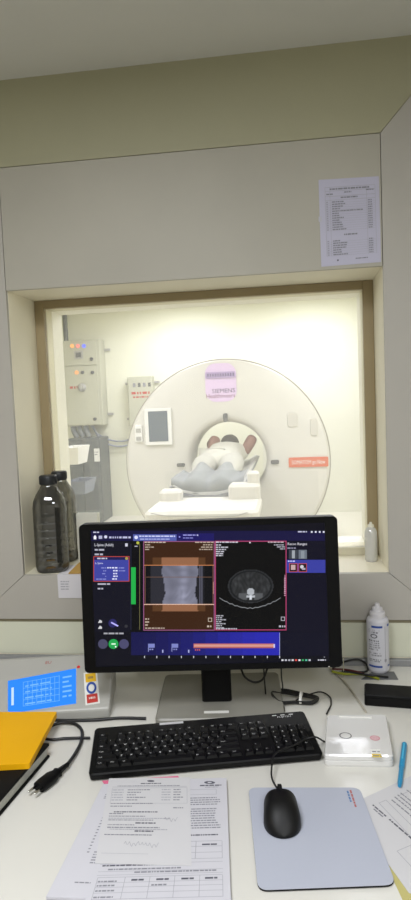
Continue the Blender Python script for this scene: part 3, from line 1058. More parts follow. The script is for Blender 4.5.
sr(284.8, 575, 285.3, 594, '#d8a8c0', 5)
sr(212.8, 582, 213.5, 594, '#e0a890', 5)
sr(144, 604.2, 214, 605.2, '#f0c8b0', 6); sr(144, 565, 214, 565.7, '#d98a52', 6); sr(146, 577, 212, 577.5, '#7a5a48', 6); so_(144.8, 565, 213.2, 605.2, '#9b6a58', 6, .4)
sw(249.3, 250.6, 543.4, 1.4, '#e8e8f0', 5)
# table line in the slice
for i in range(24):
    x0, x1 = 219.5 + i * 2.55, 219.5 + (i + 1) * 2.55
    f = lambda x: 598 + 10.4 * (1 - abs((x - 250) / 31) ** 1.8) + .5 * math.sin(x * 1.4)
    o = LV + .0005
    sc.add([scr(x0, f(x0) + .35, o), scr(x1, f(x1) + .35, o), scr(x1, f(x1) - .35, o), scr(x0, f(x0) - .35, o)], [(0, 1, 2, 3)], em('#8f9296'))
# timeline
for k in range(12):
    x0 = 131 + k * 12.4
    c = ['#14144a', '#15154e', '#171656', '#18185e', '#1a1a68', '#1c1c74', '#1f1f82', '#222290', '#25259c', '#2727a6', '#2828ac', '#2828ae'][k]
    sr(x0, 632.5, x0 + 12.4, 655.5, c, 2)
sr(131, 655.5, 329, 661.5, '#0a0a16', 1); sr(279.4, 633, 280, 656, '#9aa0d8', 4); sr(281, 632.5, 328.5, 656, '#0c0c20', 2)
for x0 in (148, 171.5):
    sr(x0, 644, x0 + 6.6, 648, '#7f86c8', 4); sr(x0, 648, x0 + .6, 652, '#9aa0d8', 4); sw(x0 + 1.2, x0 + 5.5, 650.3, 1.3, '#8a90cc', 4, 1, (1, 2))
sr(193.5, 643.8, 274.5, 648.4, '#b8655f', 4); sr(194, 644.8, 273.6, 647, '#d99a90', 5); sr(273.5, 644.4, 275, 648, '#c8c8f0', 5); sw(195, 200, 651, 1.6, '#c05a50', 4, 1, (1, 2))
for x0 in (162, 188): sr(x0, 650, x0 + 1.3, 653, '#a8aee0', 4)
for k in range(12):
    sr(144 + 12.3 * k, 656.2, 144.8 + 12.3 * k, 658.4, '#d8d8e0', 4)
# recon list
sr(287, 541.5, 328.5, 632, '#0e0d20', 2)
st('Recon Ranges', 287.5, 545.2, 2.6, '#e6e4f0', 4, width=19.5); sw(287.5, 296, 548.9, 1.3, '#9090a8', 4)
sr(286.5, 560, 325.5, 573, '#3a3fa0', 3); sw(288, 295, 562, 1.3, '#c8caff', 5)
sr(289, 550, 298, 559, '#3d424c', 4); sr(292, 550.5, 295, 558.5, '#a0a6ae', 5); sr(298.6, 550, 307, 559, '#6c7480', 4); sr(301, 551, 304.5, 558.5, '#8a929c', 5)
for x0 in (289.2, 298.6):
    sr(x0, 563.5, x0 + 8.4, 572.2, '#1b1320', 4); so_(x0, 563.5, x0 + 8.4, 572.2, '#c8524e', 6, .6)
sr(291, 565, 295.5, 570, '#c8a8a8', 5); sd(302, 567, 1.8, '#d0d0d8', 5); sr(302, 568, 305.5, 570, '#b0a8b8', 5)
sw(298, 307, 532.5, 1.3, '#c8c8e4', 4)
for x0 in (311, 315, 319, 323): sr(x0, 531.2, x0 + 1.7, 532.9, '#e6e6f6', 4)
for k, c in enumerate(('#d8d8e0', '#c0c0cc', '#b0b0bc', '#d8d8e0', '#e05048', '#e8e8f0', '#3aa860', '#58c0a0', '#c8c8d4')):
    sr(281.5 + k * 3.4, 659.6, 283.6 + k * 3.4, 661.3, c, 4)
sw(318, 326, 661, 1.3, '#c8c8d4', 4); sr(324, 657, 325, 657.8, '#a0a0b0', 4)
nbase = len(sc.v)


# scout radiograph and slice as fine coloured grids
def nz(x, y, s=1.0):
    return .5 + .5 * math.sin(x * 12.9 * s + 3 * math.sin(y * 5.1 * s)) * math.sin(y * 9.7 * s + 2 * math.sin(x * 7.3 * s))


def scout(x, y):
    # x 0..1 across the frame, y 0..1 down
    if y < .175 or y > .785:
        return lin('#3b2110')
    body = abs(x - .515) < .262 - .045 * math.exp(-((y - .55) / .14) ** 2) + .006 * math.sin(y * 40)
    orange = y < .27 or y > .705
    if orange:
        return lin('#96674a') if body else (lin('#5a3a22') if .12 < x < .88 else lin('#3b2110'))
    if body:
        sp = math.exp(-((x - .56) / .06) ** 2)
        e = .42 + .16 * nz(x * 1.4, y * 2) + .25 * sp * (.6 + .4 * math.sin(y * 75)) + .12 * (y - .3)
        pel = math.exp(-(((x - .58) / .13) ** 2 + ((y - .60) / .07) ** 2))
        e += .28 * pel * nz(x * 4, y * 4)
        e = min(1, e)
        c = lin('#6f7080')
        return tuple(v * (e * 2.1) for v in c)
    if .09 < x < .87:
        k = .008 + (.020 if x < .3 else .006) + (.12 if abs(x - .83) < .012 or abs(x - .80) < .01 else 0)
        return (k * .9, k * .9, k * 1.25)
    return (.004, .004, .006)


def axial(x, y):
    # ellipse of the trunk
    dx, dy = (x - .5) / .325, (y - .515) / .185
    d = dx * dx + dy * dy
    if d > 1:
        return lin('#050507')
    if d > .90:
        return (.030, .032, .036)
    if d > .74:
        return (.010, .011, .013)
    b = .02 + .04 * nz(x * 3, y * 3) * nz(x * 5 + 1, y * 4)
    sx, sy = (x - .5) / .055, (y - .575) / .04
    if sx * sx + sy * sy < 1:
        b = .42 + .1 * nz(x * 9, y * 9)
    elif abs(x - .5) < .012 and .60 < y < .66:
        b = .7
    elif abs(x - .5) < .06 and abs(y - .625) < .012:
        b = .5
    elif abs(abs(x - .5) - .11) < .06 and abs(y - .63) < .035:
        b = .10
    return (b * .95, b, b * 1.08)


cols = []
pm = picture_mat()
mats.append(pm); PI_ = len(mats) - 1
for (x0, y0, x1, y1, f, nx, ny) in ((144, 542.2, 213.8, 630, scout, 70, 88), (215.8, 556, 285.6, 616, lambda a, b: axial(a, .18 + b * .66), 90, 84)):
    o = LV + .00030
    vs = []
    for j in range(ny + 1):
        for i in range(nx + 1):
            vs.append(scr(x0 + (x1 - x0) * i / nx, y0 + (y1 - y0) * j / ny, o)); cols.append(f(i / nx, j / ny))
    sc.add(vs, [((j + 1) * (nx + 1) + i, (j + 1) * (nx + 1) + i + 1, j * (nx + 1) + i + 1, j * (nx + 1) + i) for j in range(ny) for i in range(nx)], PI_)
scr_o = sc.build('screen', mats, mo)
att = scr_o.data.color_attributes.new('pic', 'FLOAT_COLOR', 'POINT')
for i, c in enumerate(cols):
    att.data[nbase + i].color = (*c, 1)

# ------------------------------------------------------------------ keyboard
kz0, kzb, kzf = DZ, DZ + .026, DZ + .016
FL, FR = onz(86.5, 778, kzf - .010), onz(322, 761, kzf - .010)
BL, BR = onz(98, 729, kzb), onz(304, 709, kzb)
ku = ((FR - FL).normalized() + (BR - BL).normalized()); ku.z = 0; ku.normalize()
kf = Vector((ku.y, -ku.x, 0))      # towards the front
kc = (FL + FR + BL + BR) / 4
KWD, KD = (FR - FL).length, abs(((BL + BR) / 2 - (FL + FR) / 2).dot(kf))
kb_ang = math.atan2(ku.y, ku.x)
kc.z = DZ
kb = thing('keyboard', kc, 'black full-size keyboard with white legends in front of the monitor', 'keyboard', rz=kb_ang)
tilt = math.atan2(kzb - kzf, KD)
kt = kf * math.cos(tilt) - Z * math.sin(tilt)
kn = Z * math.cos(tilt) + kf * math.sin(tilt)
KO = Vector((kc.x, kc.y, (kzb + kzf) / 2))   # centre of the top surface
mb = MB()


def kring(off, top):
    out = []
    r = .009
    for sx, sy, a0 in ((1, 1, 0), (-1, 1, 90), (-1, -1, 180), (1, -1, 270)):
        for k in range(5):
            a = rad(a0 + 90 * k / 4)
            uu = sx * (KWD / 2 - r) + (r - off) * math.cos(a); vv = sy * (KD / 2 - r) + (r - off) * math.sin(a)
            p = KO + ku * uu - kt * vv
            out.append(p if top == 2 else (p - kn * .0025 if top == 1 else Vector((p.x, p.y, DZ + .0035))))
    return out


mb.loft([kring(.002, 0), kring(0, 1), kring(.002, 2)], 0, False, True)
mb.build('key_tray', m_black, kb)
mb = MB()
for sx in (-1, 1):
    for sy in (-1, 1):
        c = KO + ku * sx * (KWD / 2 - .035) + kt * sy * (KD / 2 - .025)
        mb = MB(); mb.box((c.x, c.y, DZ + .0020), (.03, .012, .0040), 0, (ku, kf, Z))
        mb.build('rubber_foot', m_blackm, kb)
unit = (KWD - .022) / 22.6
rowp = (KD - .045) / 6.25
keys = []
x = 0
rows = [
    (0, [('Esc', 1), (None, 1)] + [('F%d' % i, 1) for i in range(1, 5)] + [(None, .5)] + [('F%d' % i, 1) for i in range(5, 9)] + [(None, .5)] + [('F%d' % i, 1) for i in range(9, 13)] + [(None, .25), ('Prt', 1), ('Scr', 1), ('Brk', 1)]),
    (1.25, [(c, 1) for c in '`1234567890-='] + [('Back', 2), (None, .25), ('Ins', 1), ('Hm', 1), ('PgU', 1), (None, .25), ('Nm', 1), ('/', 1), ('*', 1), ('-', 1)]),
    (2.25, [('Tab', 1.5)] + [(c, 1) for c in 'QWERTYUIOP[]'] + [('\\', 1.5), (None, .25), ('Del', 1), ('End', 1), ('PgD', 1), (None, .25), ('7', 1), ('8', 1), ('9', 1)]),
    (3.25, [('Caps', 1.75)] + [(c, 1) for c in "ASDFGHJKL;'"] + [('Enter', 2.25), (None, 3.5), ('4', 1), ('5', 1), ('6', 1)]),
    (4.25, [('Shift', 2.25)] + [(c, 1) for c in 'ZXCVBNM,./'] + [('Shift', 2.75), (None, 1.25), ('^', 1), (None, 1.25), ('1', 1), ('2', 1), ('3', 1)]),
    (5.25, [('Ctrl', 1.25), ('Win', 1.25), ('Alt', 1.25), (None, 6.25), ('Alt', 1.25), ('Fn', 1.25), ('Mn', 1.25), ('Ctrl', 1.25), (None, .25), ('<', 1), ('v', 1), ('>', 1), (None, .25), ('0', 2), ('.', 1)]),
]
K0 = KO - ku * (KWD / 2 - .011) - kt * (KD / 2 - .030)
allk = []
for ry, ks in rows:
    x = 0
    for nm, w in ks:
        if nm:
            allk.append((nm, x, ry, w, 1))
        x += w
allk.append(('', 3.75, 5.25, 6.25, 1))
allk.append(('+', 21.5, 2.25, 1, 2)); allk.append(('En', 21.5, 4.25, 1, 2))


def key_mesh(mb, nm, x, ry, w, h):
    a, b = K0 + ku * (x * unit + .0012) + kt * (ry * rowp + .0012), K0 + ku * ((x + w) * unit - .0012) + kt * ((ry + h) * rowp - .0012)
    wd, dp = (b - a).dot(ku), (b - a).dot(kt)
    r0 = [a, a + kt * dp, a + kt * dp + ku * wd, a + ku * wd]
    i = .0022
    r1 = [a + ku * i + kt * i * .6 + kn * .005, a + ku * i + kt * (dp - i) + kn * .005, a + ku * (wd - i) + kt * (dp - i) + kn * .005, a + ku * (wd - i) + kt * i * .6 + kn * .005]
    mb.loft([r0, r1], 0, False, True)
    if nm:
        o = a + ku * .0036 + kt * (dp * .52) + kn * .00515
        mb.text(nm, frame_fn(o, ku, -kt), .0042 if len(nm) == 1 else .0030, 1)


m_key = M('key_plastic', '#060607', .5, var=.06, scale=80, spec=.25)
m_leg = M('key_legend', '#dcdcdc', .6)
allk.sort(key=lambda k: k[2] == 0 and k[0] != 'Esc')
for k in allk[:100]:
    mb = MB(); key_mesh(mb, *k); mb.build('key', [m_key, m_leg], kb)
mb = MB()
for k in allk[100:]:
    key_mesh(mb, *k)
so2 = mb.build('function_keys', [m_key, m_leg], kb); so2['kind'] = 'stuff'
# top strip: sticker, LEDs, maker name
mb = MB()
p = onz(171.5, 724.2, kzb); p = KO + ku * (p - KO).dot(ku) - kt * (KD / 2 - .0075)
mb.box(p + kn * .0006, (.05, .0065, .001), 0, (ku, -kt, kn)); mb.build('sticker', m_paper2, kb, label='white paper sticker on the back edge')
mb = MB()
o = KO + ku * (KWD / 2 - .062) - kt * (KD / 2 - .020) + kn * .0003
mb.text('FUJITSU', frame_fn(o, ku, -kt), .0052, 0, width=.03)
for k in range(3):
    mb.box(o + ku * (-.005 + .018 * k) - kt * .009 + kn * .0002, (.009, .0022, .0004), 0, (ku, -kt, kn))
mb.build('maker_lettering', m_leg, kb)


# ------------------------------------------------------------------ mouse pad, mouse
def sheet_poly(mb, pts, z0, th, m=0):
    mb.prism([Vector((p.x, p.y, z0)) for p in pts], (0, 0, th), m)


def roundpoly(pts, r, n=5):
    out = []
    k = len(pts)
    for i in range(k):
        a, b, c = pts[i - 1], pts[i], pts[(i + 1) % k]
        d1, d2 = (a - b).normalized(), (c - b).normalized()
        s, e = b + d1 * r, b + d2 * r
        for j in range(n + 1):
            t = j / n
            out.append(s * (1 - t) ** 2 + b * 2 * t * (1 - t) + e * t * t)
    return out


PADT = .0045
c4 = [onz(248.5, 787.5, DZ + PADT), onz(359.5, 787.5, DZ + PADT), onz(396, 884.5, DZ + PADT), onz(258, 890, DZ + PADT)]
pd = thing('mouse_pad', ((c4[0] + c4[2]) / 2).xy.to_3d() + Z * DZ, 'pale grey blue mouse pad with rounded corners under the mouse', 'mouse pad')
rp = roundpoly(c4, .016)
mb = MB(); sheet_poly(mb, rp, DZ + .0014, PADT - .0022); mb.build('rubber_backing', m_blackm, pd)
mb = MB(); sheet_poly(mb, rp, DZ + PADT - .0008, .0008)
fn = bil(c4, Vector((0, 0, .0002)))
o = onz(350, 790, DZ + PADT + .0003); u = (onz(355.5, 807, DZ + PADT + .0003) - o); L = u.length; u.normalize(); v = Vector((-u.y, u.x, 0))
words(mb, frame_fn(o, u, v), 0, L, -.001, .0032, 1, 1, (3, 5)); words(mb, frame_fn(o, u, v), .002, L * .7, -.0065, .0032, 2, 1, (3, 5))
mb.build('fabric_top', [M('pad_fabric', '#aeb2bf', .85, var=.015, scale=200), M('pad_print_red', '#b06a66', .8), M('pad_print_blue', '#5c7ba8', .8)], pd)

mpz = DZ + PADT
mT, mB_ = onz(279, 791, mpz + .012), onz(284, 836, mpz + .006)
mc_ = (mT + mB_) / 2
md = (mB_ - mT); md.z = 0; ML = md.length; md.normalize(); mside = Vector((-md.y, md.x, 0))
mw = (onz(302.5, 818, mpz + .01) - onz(263, 814, mpz + .01)).length
ms = thing('mouse', (mc_.x, mc_.y, mpz), 'black wired computer mouse on the pale pad', 'mouse', rz=math.atan2(md.y, md.x))
mb = MB()
rings = []
NR = 22
for j in range(NR + 1):
    s = -math.cos(math.pi * j / NR)
    t = (s + 1) / 2
    prof_w = max(0, 1 - abs(s) ** 2.9) ** .5
    w = mw / 2 * max(.02, prof_w) * (.90 + .10 * t - .05 * math.exp(-((t - .45) / .15) ** 2))
    h = .036 * max(.03, (1 - abs(s * .96 + (.06 * (1 - abs(s)))) ** 2.6)) * (.82 + .25 * math.sin(math.pi * min(1, t * .75 + .12)))
    ring = []
    for k in range(18):
        a = math.pi * k / 17
        ca, sa_ = math.cos(a), math.sin(a)
        ring.append(Vector((mc_.x, mc_.y, mpz + .0015)) + md * (s * ML / 2) + mside * (w * (1 if ca >= 0 else -1) * abs(ca) ** .75) + Z * (h * sa_ ** .8))
    rings.append(ring)
mb.loft(rings, 0, True, True)
mb.build('mouse_shell', M('mouse_plastic', '#080809', .5, var=.05, spec=.3), ms)
mb = MB()
pw = Vector((mc_.x, mc_.y, mpz + .0300)) - md * ML * .27
mb.lathe([(.006, -.004), (.009, -.003), (.009, .003), (.006, .004)], pw, 0, 18, axis=(md, Z, mside))
mb.build('scroll_wheel', m_blackm, ms)
mb = MB()
mb.tube([Vector((mc_.x, mc_.y, mpz + .034)) - md * ML * .20 - mside * .0003, Vector((mc_.x, mc_.y, mpz + .0358)) - md * ML * .05], .0006, 0, 6)
o = Vector((mc_.x, mc_.y, mpz + .0385)) + md * ML * .02 - mside * .008
mb.build('button_seam', m_blackm, ms)
cs = Vector((mc_.x, mc_.y, mpz + .012)) - md * ML * .49
ktop = KO + kn * .008
def onk(px, py):
    d = ray(px, py); t = (ktop - EYE).dot(kn) / d.dot(kn); return EYE + d * t
mb = MB()
mb.tube([cs, onz(272.5, 780, DZ + .012), onz(271.5, 770, DZ + .018), onk(274, 757) + Z * .003, onk(282, 750), onk(295, 745), onk(306, 739), onk(315, 738) + Z * .002, onz(320, 739, DZ + .015), onz(323, 741, DZ + .004), onz(326, 742, DZ + .003)], .0017, 0, 8)
mb.build('mouse_cable', m_cable, ms)


# ------------------------------------------------------------------ paper stacks
def bilz(c, z):
    f = bil([Vector((p.x, p.y, z)) for p in c], Vector((0, 0, 0)))
    return lambda x, y: f(x, 1 - y)


def q4(px, z):
    return [onz(x, y, z) for x, y in px]


def box_lines(mb, fy, x0, y0, x1, y1, m, w=.004, hh=.003):
    mb.quad(fy(x0, y0), fy(x1, y0), fy(x1, y0 + hh), fy(x0, y0 + hh), m); mb.quad(fy(x0, y1), fy(x1, y1), fy(x1, y1 + hh), fy(x0, y1 + hh), m)
    mb.quad(fy(x0, y0), fy(x0 + w, y0), fy(x0 + w, y1), fy(x0, y1), m); mb.quad(fy(x1, y0), fy(x1 + w, y0), fy(x1 + w, y1), fy(x1, y1), m)


# bottom stack
z = DZ + .0002
c = q4([(112, 781), (219, 778), (226, 909), (46, 899)], DZ)
c = q4([(104, 783), (222, 778), (231.5, 906), (46.5, 897)], DZ + .006)
mb = MB()
for k in range(12):
    j = [Vector((p.x + random.uniform(-.0012, .0012), p.y + random.uniform(-.0012, .0012), 0)) for p in c]
    sheet_poly(mb, j if k < 11 else c, z + k * .00055, .0005)
zt = z + 11 * .00055 + .0005
fy = bilz(c, zt + .00008)
# dotted column and text block along its left edge
for k in range(24):
    y = .95 - k * .027
    mb.quad(fy(.115, y), fy(.13, y), fy(.13, y + .009), fy(.115, y + .009), 1)
for k in range(6):
    words(mb, fy, .06, .17, .86 - k * .018, .009, 1, random.uniform(.5, 1)) if k < 3 else words(mb, fy, .22, .34, .23 - (k - 3) * .02, .008, 2, random.uniform(.5, 1))
for k in range(5):
    words(mb, fy, .16, .32, .33 - k * .021, .009, 1, random.uniform(.4, .9))
words(mb, fy, .12, .24, .10, .009, 1, .9)
stk = mb.build('paper_stack', [m_paper, m_ink, m_inkl])
tag(stk, 'thick stack of white printed sheets at the bottom of the form pile', 'paper stack')
# pink slip
zp = zt + .0003
mb = MB(); cpk = q4([(102, 780.8), (178, 776), (180, 779), (104, 784)], zp); sheet_poly(mb, cpk, zp, .0003)
tag(mb.build('pink_slip', M('pink_paper', '#d86a8c', .7)), 'thin pink slip peeking out at the top of the form pile', 'slip')
# the form
zf = zp + .0005
c = q4([(122, 780.5), (226.5, 778), (231, 904), (83, 908)], zf)
mb = MB(); sheet_poly(mb, c, zf, .0003)
fy = bilz(c, zf + .00042)
o = fy(.84, .955)
mb.disc(o, .010, X, Y, 1, 18, .0045); mb.disc(o + Z * .00004, .004, X, Y, 0, 10, .002)
words(mb, fy, .75, .95, .92, .012, 1, 1.0, (4, 8)); words(mb, fy, .80, .92, .905, .006, 2, 1)
box_lines(mb, fy, .64, .835, .90, .885, 3)
for k in range(14):
    if k in (4,): continue
    words(mb, fy, .63, .945, .80 - k * .0205, .009, 2, random.uniform(.8, 1))
words(mb, fy, .63, .93, .475, .01, 1, .95)
box_lines(mb, fy, .62, .30, .945, .43, 3)
for y in (.345, .39): mb.quad(fy(.62, y), fy(.945, y), fy(.945, y + .003), fy(.62, y + .003), 3)
mb.quad(fy(.74, .30), fy(.745, .30), fy(.745, .43), fy(.74, .43), 3); words(mb, fy, .79, .92, .40, .011, 1, .9, (7, 9))
words(mb, fy, .05, .9, .262, .010, 1, .7); words(mb, fy, .10, .70, .235, .010, 2, .9); words(mb, fy, .30, .94, .212, .010, 2, .95)
for y in (.276, .225, .2): mb.quad(fy(.03, y), fy(.95, y), fy(.95, y + .0025), fy(.03, y + .0025), 3)
box_lines(mb, fy, .04, .045, .945, .185, 3)
for y in (.085, .12, .15): mb.quad(fy(.04, y), fy(.945, y), fy(.945, y + .0025), fy(.04, y + .0025), 3)
for x in (.24, .42, .60, .78): mb.quad(fy(x, .045), fy(x + .004, .045), fy(x + .004, .185), fy(x, .185), 3)
for x in (.29, .47, .65, .82): words(mb, fy, x, x + .1, .160, .012, 1, .9, (6, 8))
for y in (.155, .128, .095, .055): words(mb, fy, .05, .22, y, .010, 2, .8)
words(mb, fy, .44, .56, .125, .01, 2, .9)
tag(mb.build('form_sheet', [m_paper, m_inkd, m_ink, m_inkl]), 'white form with a crest at upper right and a grid of boxes below', 'paper')
# the slip on top
zs_ = zf + .0007
c = q4([(109, 778.5), (190, 777.5), (191.5, 866), (95, 863.5)], zs_)
mb = MB(); sheet_poly(mb, c, zs_, .0003)
fy = bilz(c, zs_ + .00042)
mb.disc(fy(.52, .955), .007, X, Y, 1, 14, .0028); words(mb, fy, .40, .66, .915, .012, 1, 1); words(mb, fy, .12, .92, .885, .009, 2, .95)
mb.quad(fy(.06, .875), fy(.96, .875), fy(.96, .879), fy(.06, .879), 3)
for k in range(5):
    words(mb, fy, .07, .22, .83 - k * .033, .012, 3, .9); words(mb, fy, .25, .56, .83 - k * .033, .012, 2, random.uniform(.3, .9)); words(mb, fy, .66, .78, .83 - k * .033, .012, 3, .9); words(mb, fy, .80, .95, .83 - k * .033, .012, 2, random.uniform(.4, .9))
box_lines(mb, fy, .06, .66, .96, .86, 3)
words(mb, fy, .07, .35, .62, .012, 2, .9); words(mb, fy, .12, .75, .55, .012, 1, .8); words(mb, fy, .80, .95, .60, .012, 2, .8); words(mb, fy, .07, .3, .53, .012, 2, .7)
words(mb, fy, .07, .6, .50, .010, 2, .8); words(mb, fy, .07, .85, .475, .010, 3, .9); words(mb, fy, .07, .8, .455, .010, 2, .7); words(mb, fy, .1, .9, .35, .010, 3, .8); words(mb, fy, .07, .9, .655, .010, 2, .6); words(mb, fy, .38, .62, .42, .014, 1, .95); words(mb, fy, .07, .5, .40, .01, 2, .7); words(mb, fy, .07, .72, .37, .012, 2, .9); words(mb, fy, .38, .64, .33, .014, 1, .8); words(mb, fy, .05, .92, .29, .011, 2, .6)
# signature scrawl
for (sx, sy, n) in ((.28, .20, 16), (.50, .19, 12), (.70, .47, 12)):
    pts = [fy(sx + k * .014, sy + .022 * math.sin(k * 1.9) + .008 * math.sin(k * .7)) for k in range(n)]
    for a, b in zip(pts, pts[1:]):
        d = (b - a).normalized(); nn = Vector((-d.y, d.x, 0)) * .0004
        mb.quad(a - nn, b - nn, b + nn, a + nn, 3)
mb.quad(fy(.05, .10), fy(.55, .10), fy(.55, .103), fy(.05, .103), 3)
tag(mb.build('report_slip', [m_paper2, m_inkd, m_ink, m_inkl]), 'smaller printed slip with a scribbled signature on top of the form pile', 'paper')

# right hand papers
c = q4([(346, 806), (430, 766), (470, 905), (407, 900)], DZ + .001)
cy = q4([(371, 832), (440, 806), (480, 925), (409, 914)], DZ)
mb = MB(); sheet_poly(mb, cy, DZ + .0001, .0004)
tag(mb.build('yellow_folder', M('yellow_card', '#b9b070', .7)), 'pale yellow folder under the printed sheet at the right edge', 'folder')
pts = [onz(347, 806, DZ + .001), onz(432, 766, DZ + .001), onz(480, 905, DZ + .001), onz(409, 893, DZ + .001)]
mb = MB(); sheet_poly(mb, pts, DZ + .0007, .0003)
fy = bilz(pts, DZ + .0011)
oL = DZ + .0011
u = (onz(411, 839, oL) - onz(388, 819, oL)); u.normalize(); v = Vector((-u.y, u.x, 0))
for (x, y, n, h, mm, fl) in ((388.5, 819.5, .14, .0032, 1, 1), (391, 800, .13, .0028, 2, 1), (394, 797, .13, .0028, 2, 1), (397, 795, .12, .0028, 2, 1), (400, 793, .12, .0026, 2, 1), (372, 805, .035, .0030, 1, 1), (373, 809, .03, .0028, 2, .9), (406, 790, .08, .0026, 2, 1)):
    words(mb, frame_fn(onz(x, y, oL), u, v), 0, n, 0, h, mm, fl)
def ln(p, q_, m=3, w=.0005):
    a, b = onz(*p, oL), onz(*q_, oL)
    d = (b - a).normalized(); nn = Vector((-d.y, d.x, 0)) * w
    mb.quad(a - nn, b - nn, b + nn, a + nn, m)
ln((379, 803), (386, 800)); ln((379, 803), (412, 838)); ln((386, 800), (415, 829)); ln((397, 851), (416, 843)); ln((397, 851), (420, 876)); ln((400, 795), (412, 790))
tag(mb.build('printed_sheet', [m_paper2, m_inkd, m_ink, m_inkl]), 'white printed sheet turned sideways at the right edge by the mouse pad', 'paper')

# pen
a, b = onz(404.5, 744, DZ + .0055), onz(399.5, 786, DZ + .0055)
a.z = b.z = DZ + .0055
d = (b - a); L = d.length; d.normalize(); sd_ = Vector((-d.y, d.x, 0))
pn = thing('pen', Vector((a.x, a.y, DZ)), 'bright blue pen lying on the desk right of the white device', 'pen', rz=math.atan2(d.y, d.x))
mb = MB(); mb.lathe([(.0048, 0), (.0052, .003), (.0052, L * .58), (.0048, L * .60)], a, 0, 14, axis=(sd_, Z, d)); mb.build('cap', M('pen_blue', '#1b8fc0', .35), pn)
mb = MB(); mb.lathe([(.0044, L * .60), (.0044, L * .94), (.003, L)], a, 0, 14, axis=(sd_, Z, d)); mb.build('barrel', M('pen_blue_barrel', '#1f86b4', .35), pn)
mb = MB(); mb.box(a + d * L * .26 + Z * .0062, (L * .40, .003, .0016), 0, (d, sd_, Z)); mb.build('clip', M('pen_clip', '#43b4dd', .3), pn)

# ------------------------------------------------------------------ white device with ring button
dz1 = DZ + .024
c = q4([(327, 715), (386, 714), (393.5, 755.5), (324, 754.5)], dz1)
cc = (c[0] + c[1] + c[2] + c[3]) / 4
dv = thing('disc_drive', Vector((cc.x, cc.y, DZ)), 'white square device with a ring button and yellow label beside the keyboard', 'disc drive')
rp = roundpoly(c, .009)
mb = MB()
cen = Vector((cc.x, cc.y, 0))
def rngz(k, z): return [Vector((cen.x + (p.x - cen.x) * k, cen.y + (p.y - cen.y) * k, z)) for p in rp]
mb.loft([rngz(.985, DZ), rngz(1.0, DZ + .004), rngz(1.0, DZ + .011), rngz(.985, DZ + .012), rngz(.985, DZ + .0128), rngz(1.0, DZ + .0138), rngz(1.0, dz1 - .003), rngz(.975, dz1)], 0, False, True)
m_dev = M('device_white', '#d9d8d6', .22, var=.015, coat=.6)
mb.build('case', m_dev, dv)
fy = bilz(c, dz1 + .0003)
mb = MB()
o = onz(345.5, 735.5, dz1 + .0004)
mb.add([o + X * r * math.cos(2 * math.pi * k / 28) + Y * r * math.sin(2 * math.pi * k / 28) for r in (.0100, .0122) for k in range(28)], [(k, (k + 1) % 28, 28 + (k + 1) % 28, 28 + k) for k in range(28)], 0)
mb.build('ring_button', M('ring_grey', '#5c5c60', .3, .3), dv)
mb = MB()
o = onz(375, 738, dz1 + .0004)
mb.disc(o, .0098, X, Y, 0, 22); mb.disc(o + Z * .00006, .0074, X, Y, 1, 20); words(mb, frame_fn(o + Z * .0001, X, Y), -.005, .005, -.001, .002, 0, 1)
mb.build('round_stamp', [M('stamp_pink', '#cf8f98', .5), M('stamp_pale', '#dcb9bd', .5)], dv)
mb = MB()
o0, o1 = onz(370.5, 749, dz1 + .0004), onz(383, 757.5, dz1 + .0004)
mb.prism([(o0.x, o1.y, dz1), (o1.x - .002, o1.y, dz1), (o1.x - .002, o0.y, dz1), (o0.x, o0.y, dz1)], (0, 0, .0003), 1)
mb.prism([(o0.x, o1.y, dz1 + .0003), (o1.x - .002, o1.y, dz1 + .0003), (o1.x - .002, o1.y + .012, dz1 + .0003), (o0.x, o1.y + .012, dz1 + .0003)], (0, 0, .0001), 0)
words(mb, frame_fn((o0.x + .002, o1.y + .004, dz1 + .0005), X, Y), 0, .018, 0, .003, 2, 1); words(mb, frame_fn((o0.x + .002, o1.y + .018, dz1 + .0004), X, Y), 0, .016, 0, .004, 2, 1)
mb.build('warning_label', [M('label_yellow', '#dcc145', .5), m_white, m_ink], dv)
mb = MB()
o0, o1 = onz(339, 717.5, dz1), onz(372, 717.5, dz1)
mb.box((o0 + o1) / 2 + Z * .0012, ((o1 - o0).length, .006, .0026), 0); mb.build('top_bar', m_white, dv, bevel=.001)

# ------------------------------------------------------------------ blue-screen console, left
czf = .036
f1, f0 = onz(110, 718, DZ), onz(-20, 726, DZ)
cu = (f1 - f0); cu.z = 0; cu.normalize(); cd = Vector((-cu.y, cu.x, 0))
CW_, CDp = .36, .165
o = f1 - cu * CW_
con = thing('injector_console', (o + cu * CW_ / 2 + cd * CDp / 2).xy.to_3d() + Z * DZ, 'grey desk console with a lit blue display behind the yellow folder', 'console', rz=math.atan2(cu.y, cu.x))
ch0, ch1 = .022, .092
mb = MB()
pr = [(0, 0), (0, ch0), (.012, ch0 + .008), (CDp - .02, ch1), (CDp, ch1 - .006), (CDp, 0)]
mb.prism([o + cd * a + Z * b for a, b in pr], cu * CW_, 0)
mb.build('console_body', m_grey, con, bevel=.004)
s_dir = (cd * (CDp - .032) + Z * (ch1 - ch0 - .008)); s_dir.normalize()
s_n = cu.cross(s_dir).normalized()
if s_n.z < 0: s_n = -s_n
SO = o + cd * .012 + Z * (ch0 + .008)
def onc(px, py, off=.0):
    d = ray(px, py); t = (SO + s_n * off - EYE).dot(s_n) / d.dot(s_n); return EYE + d * t
mb = MB()
c = [onc(8, 681, .0015), onc(76, 668.5, .0015), onc(76, 703, .0015), onc(8, 713, .0015)]
def poly_box(pts, n, th, m=0):
    mb.prism([p - n * .002 for p in pts], n * (th + .002), m)
poly_box([c[3], c[2], c[1], c[0]], s_n, .0006, 0)
f = bil(c, s_n * .0012)
fy = lambda x, y: f(x, 1 - y)
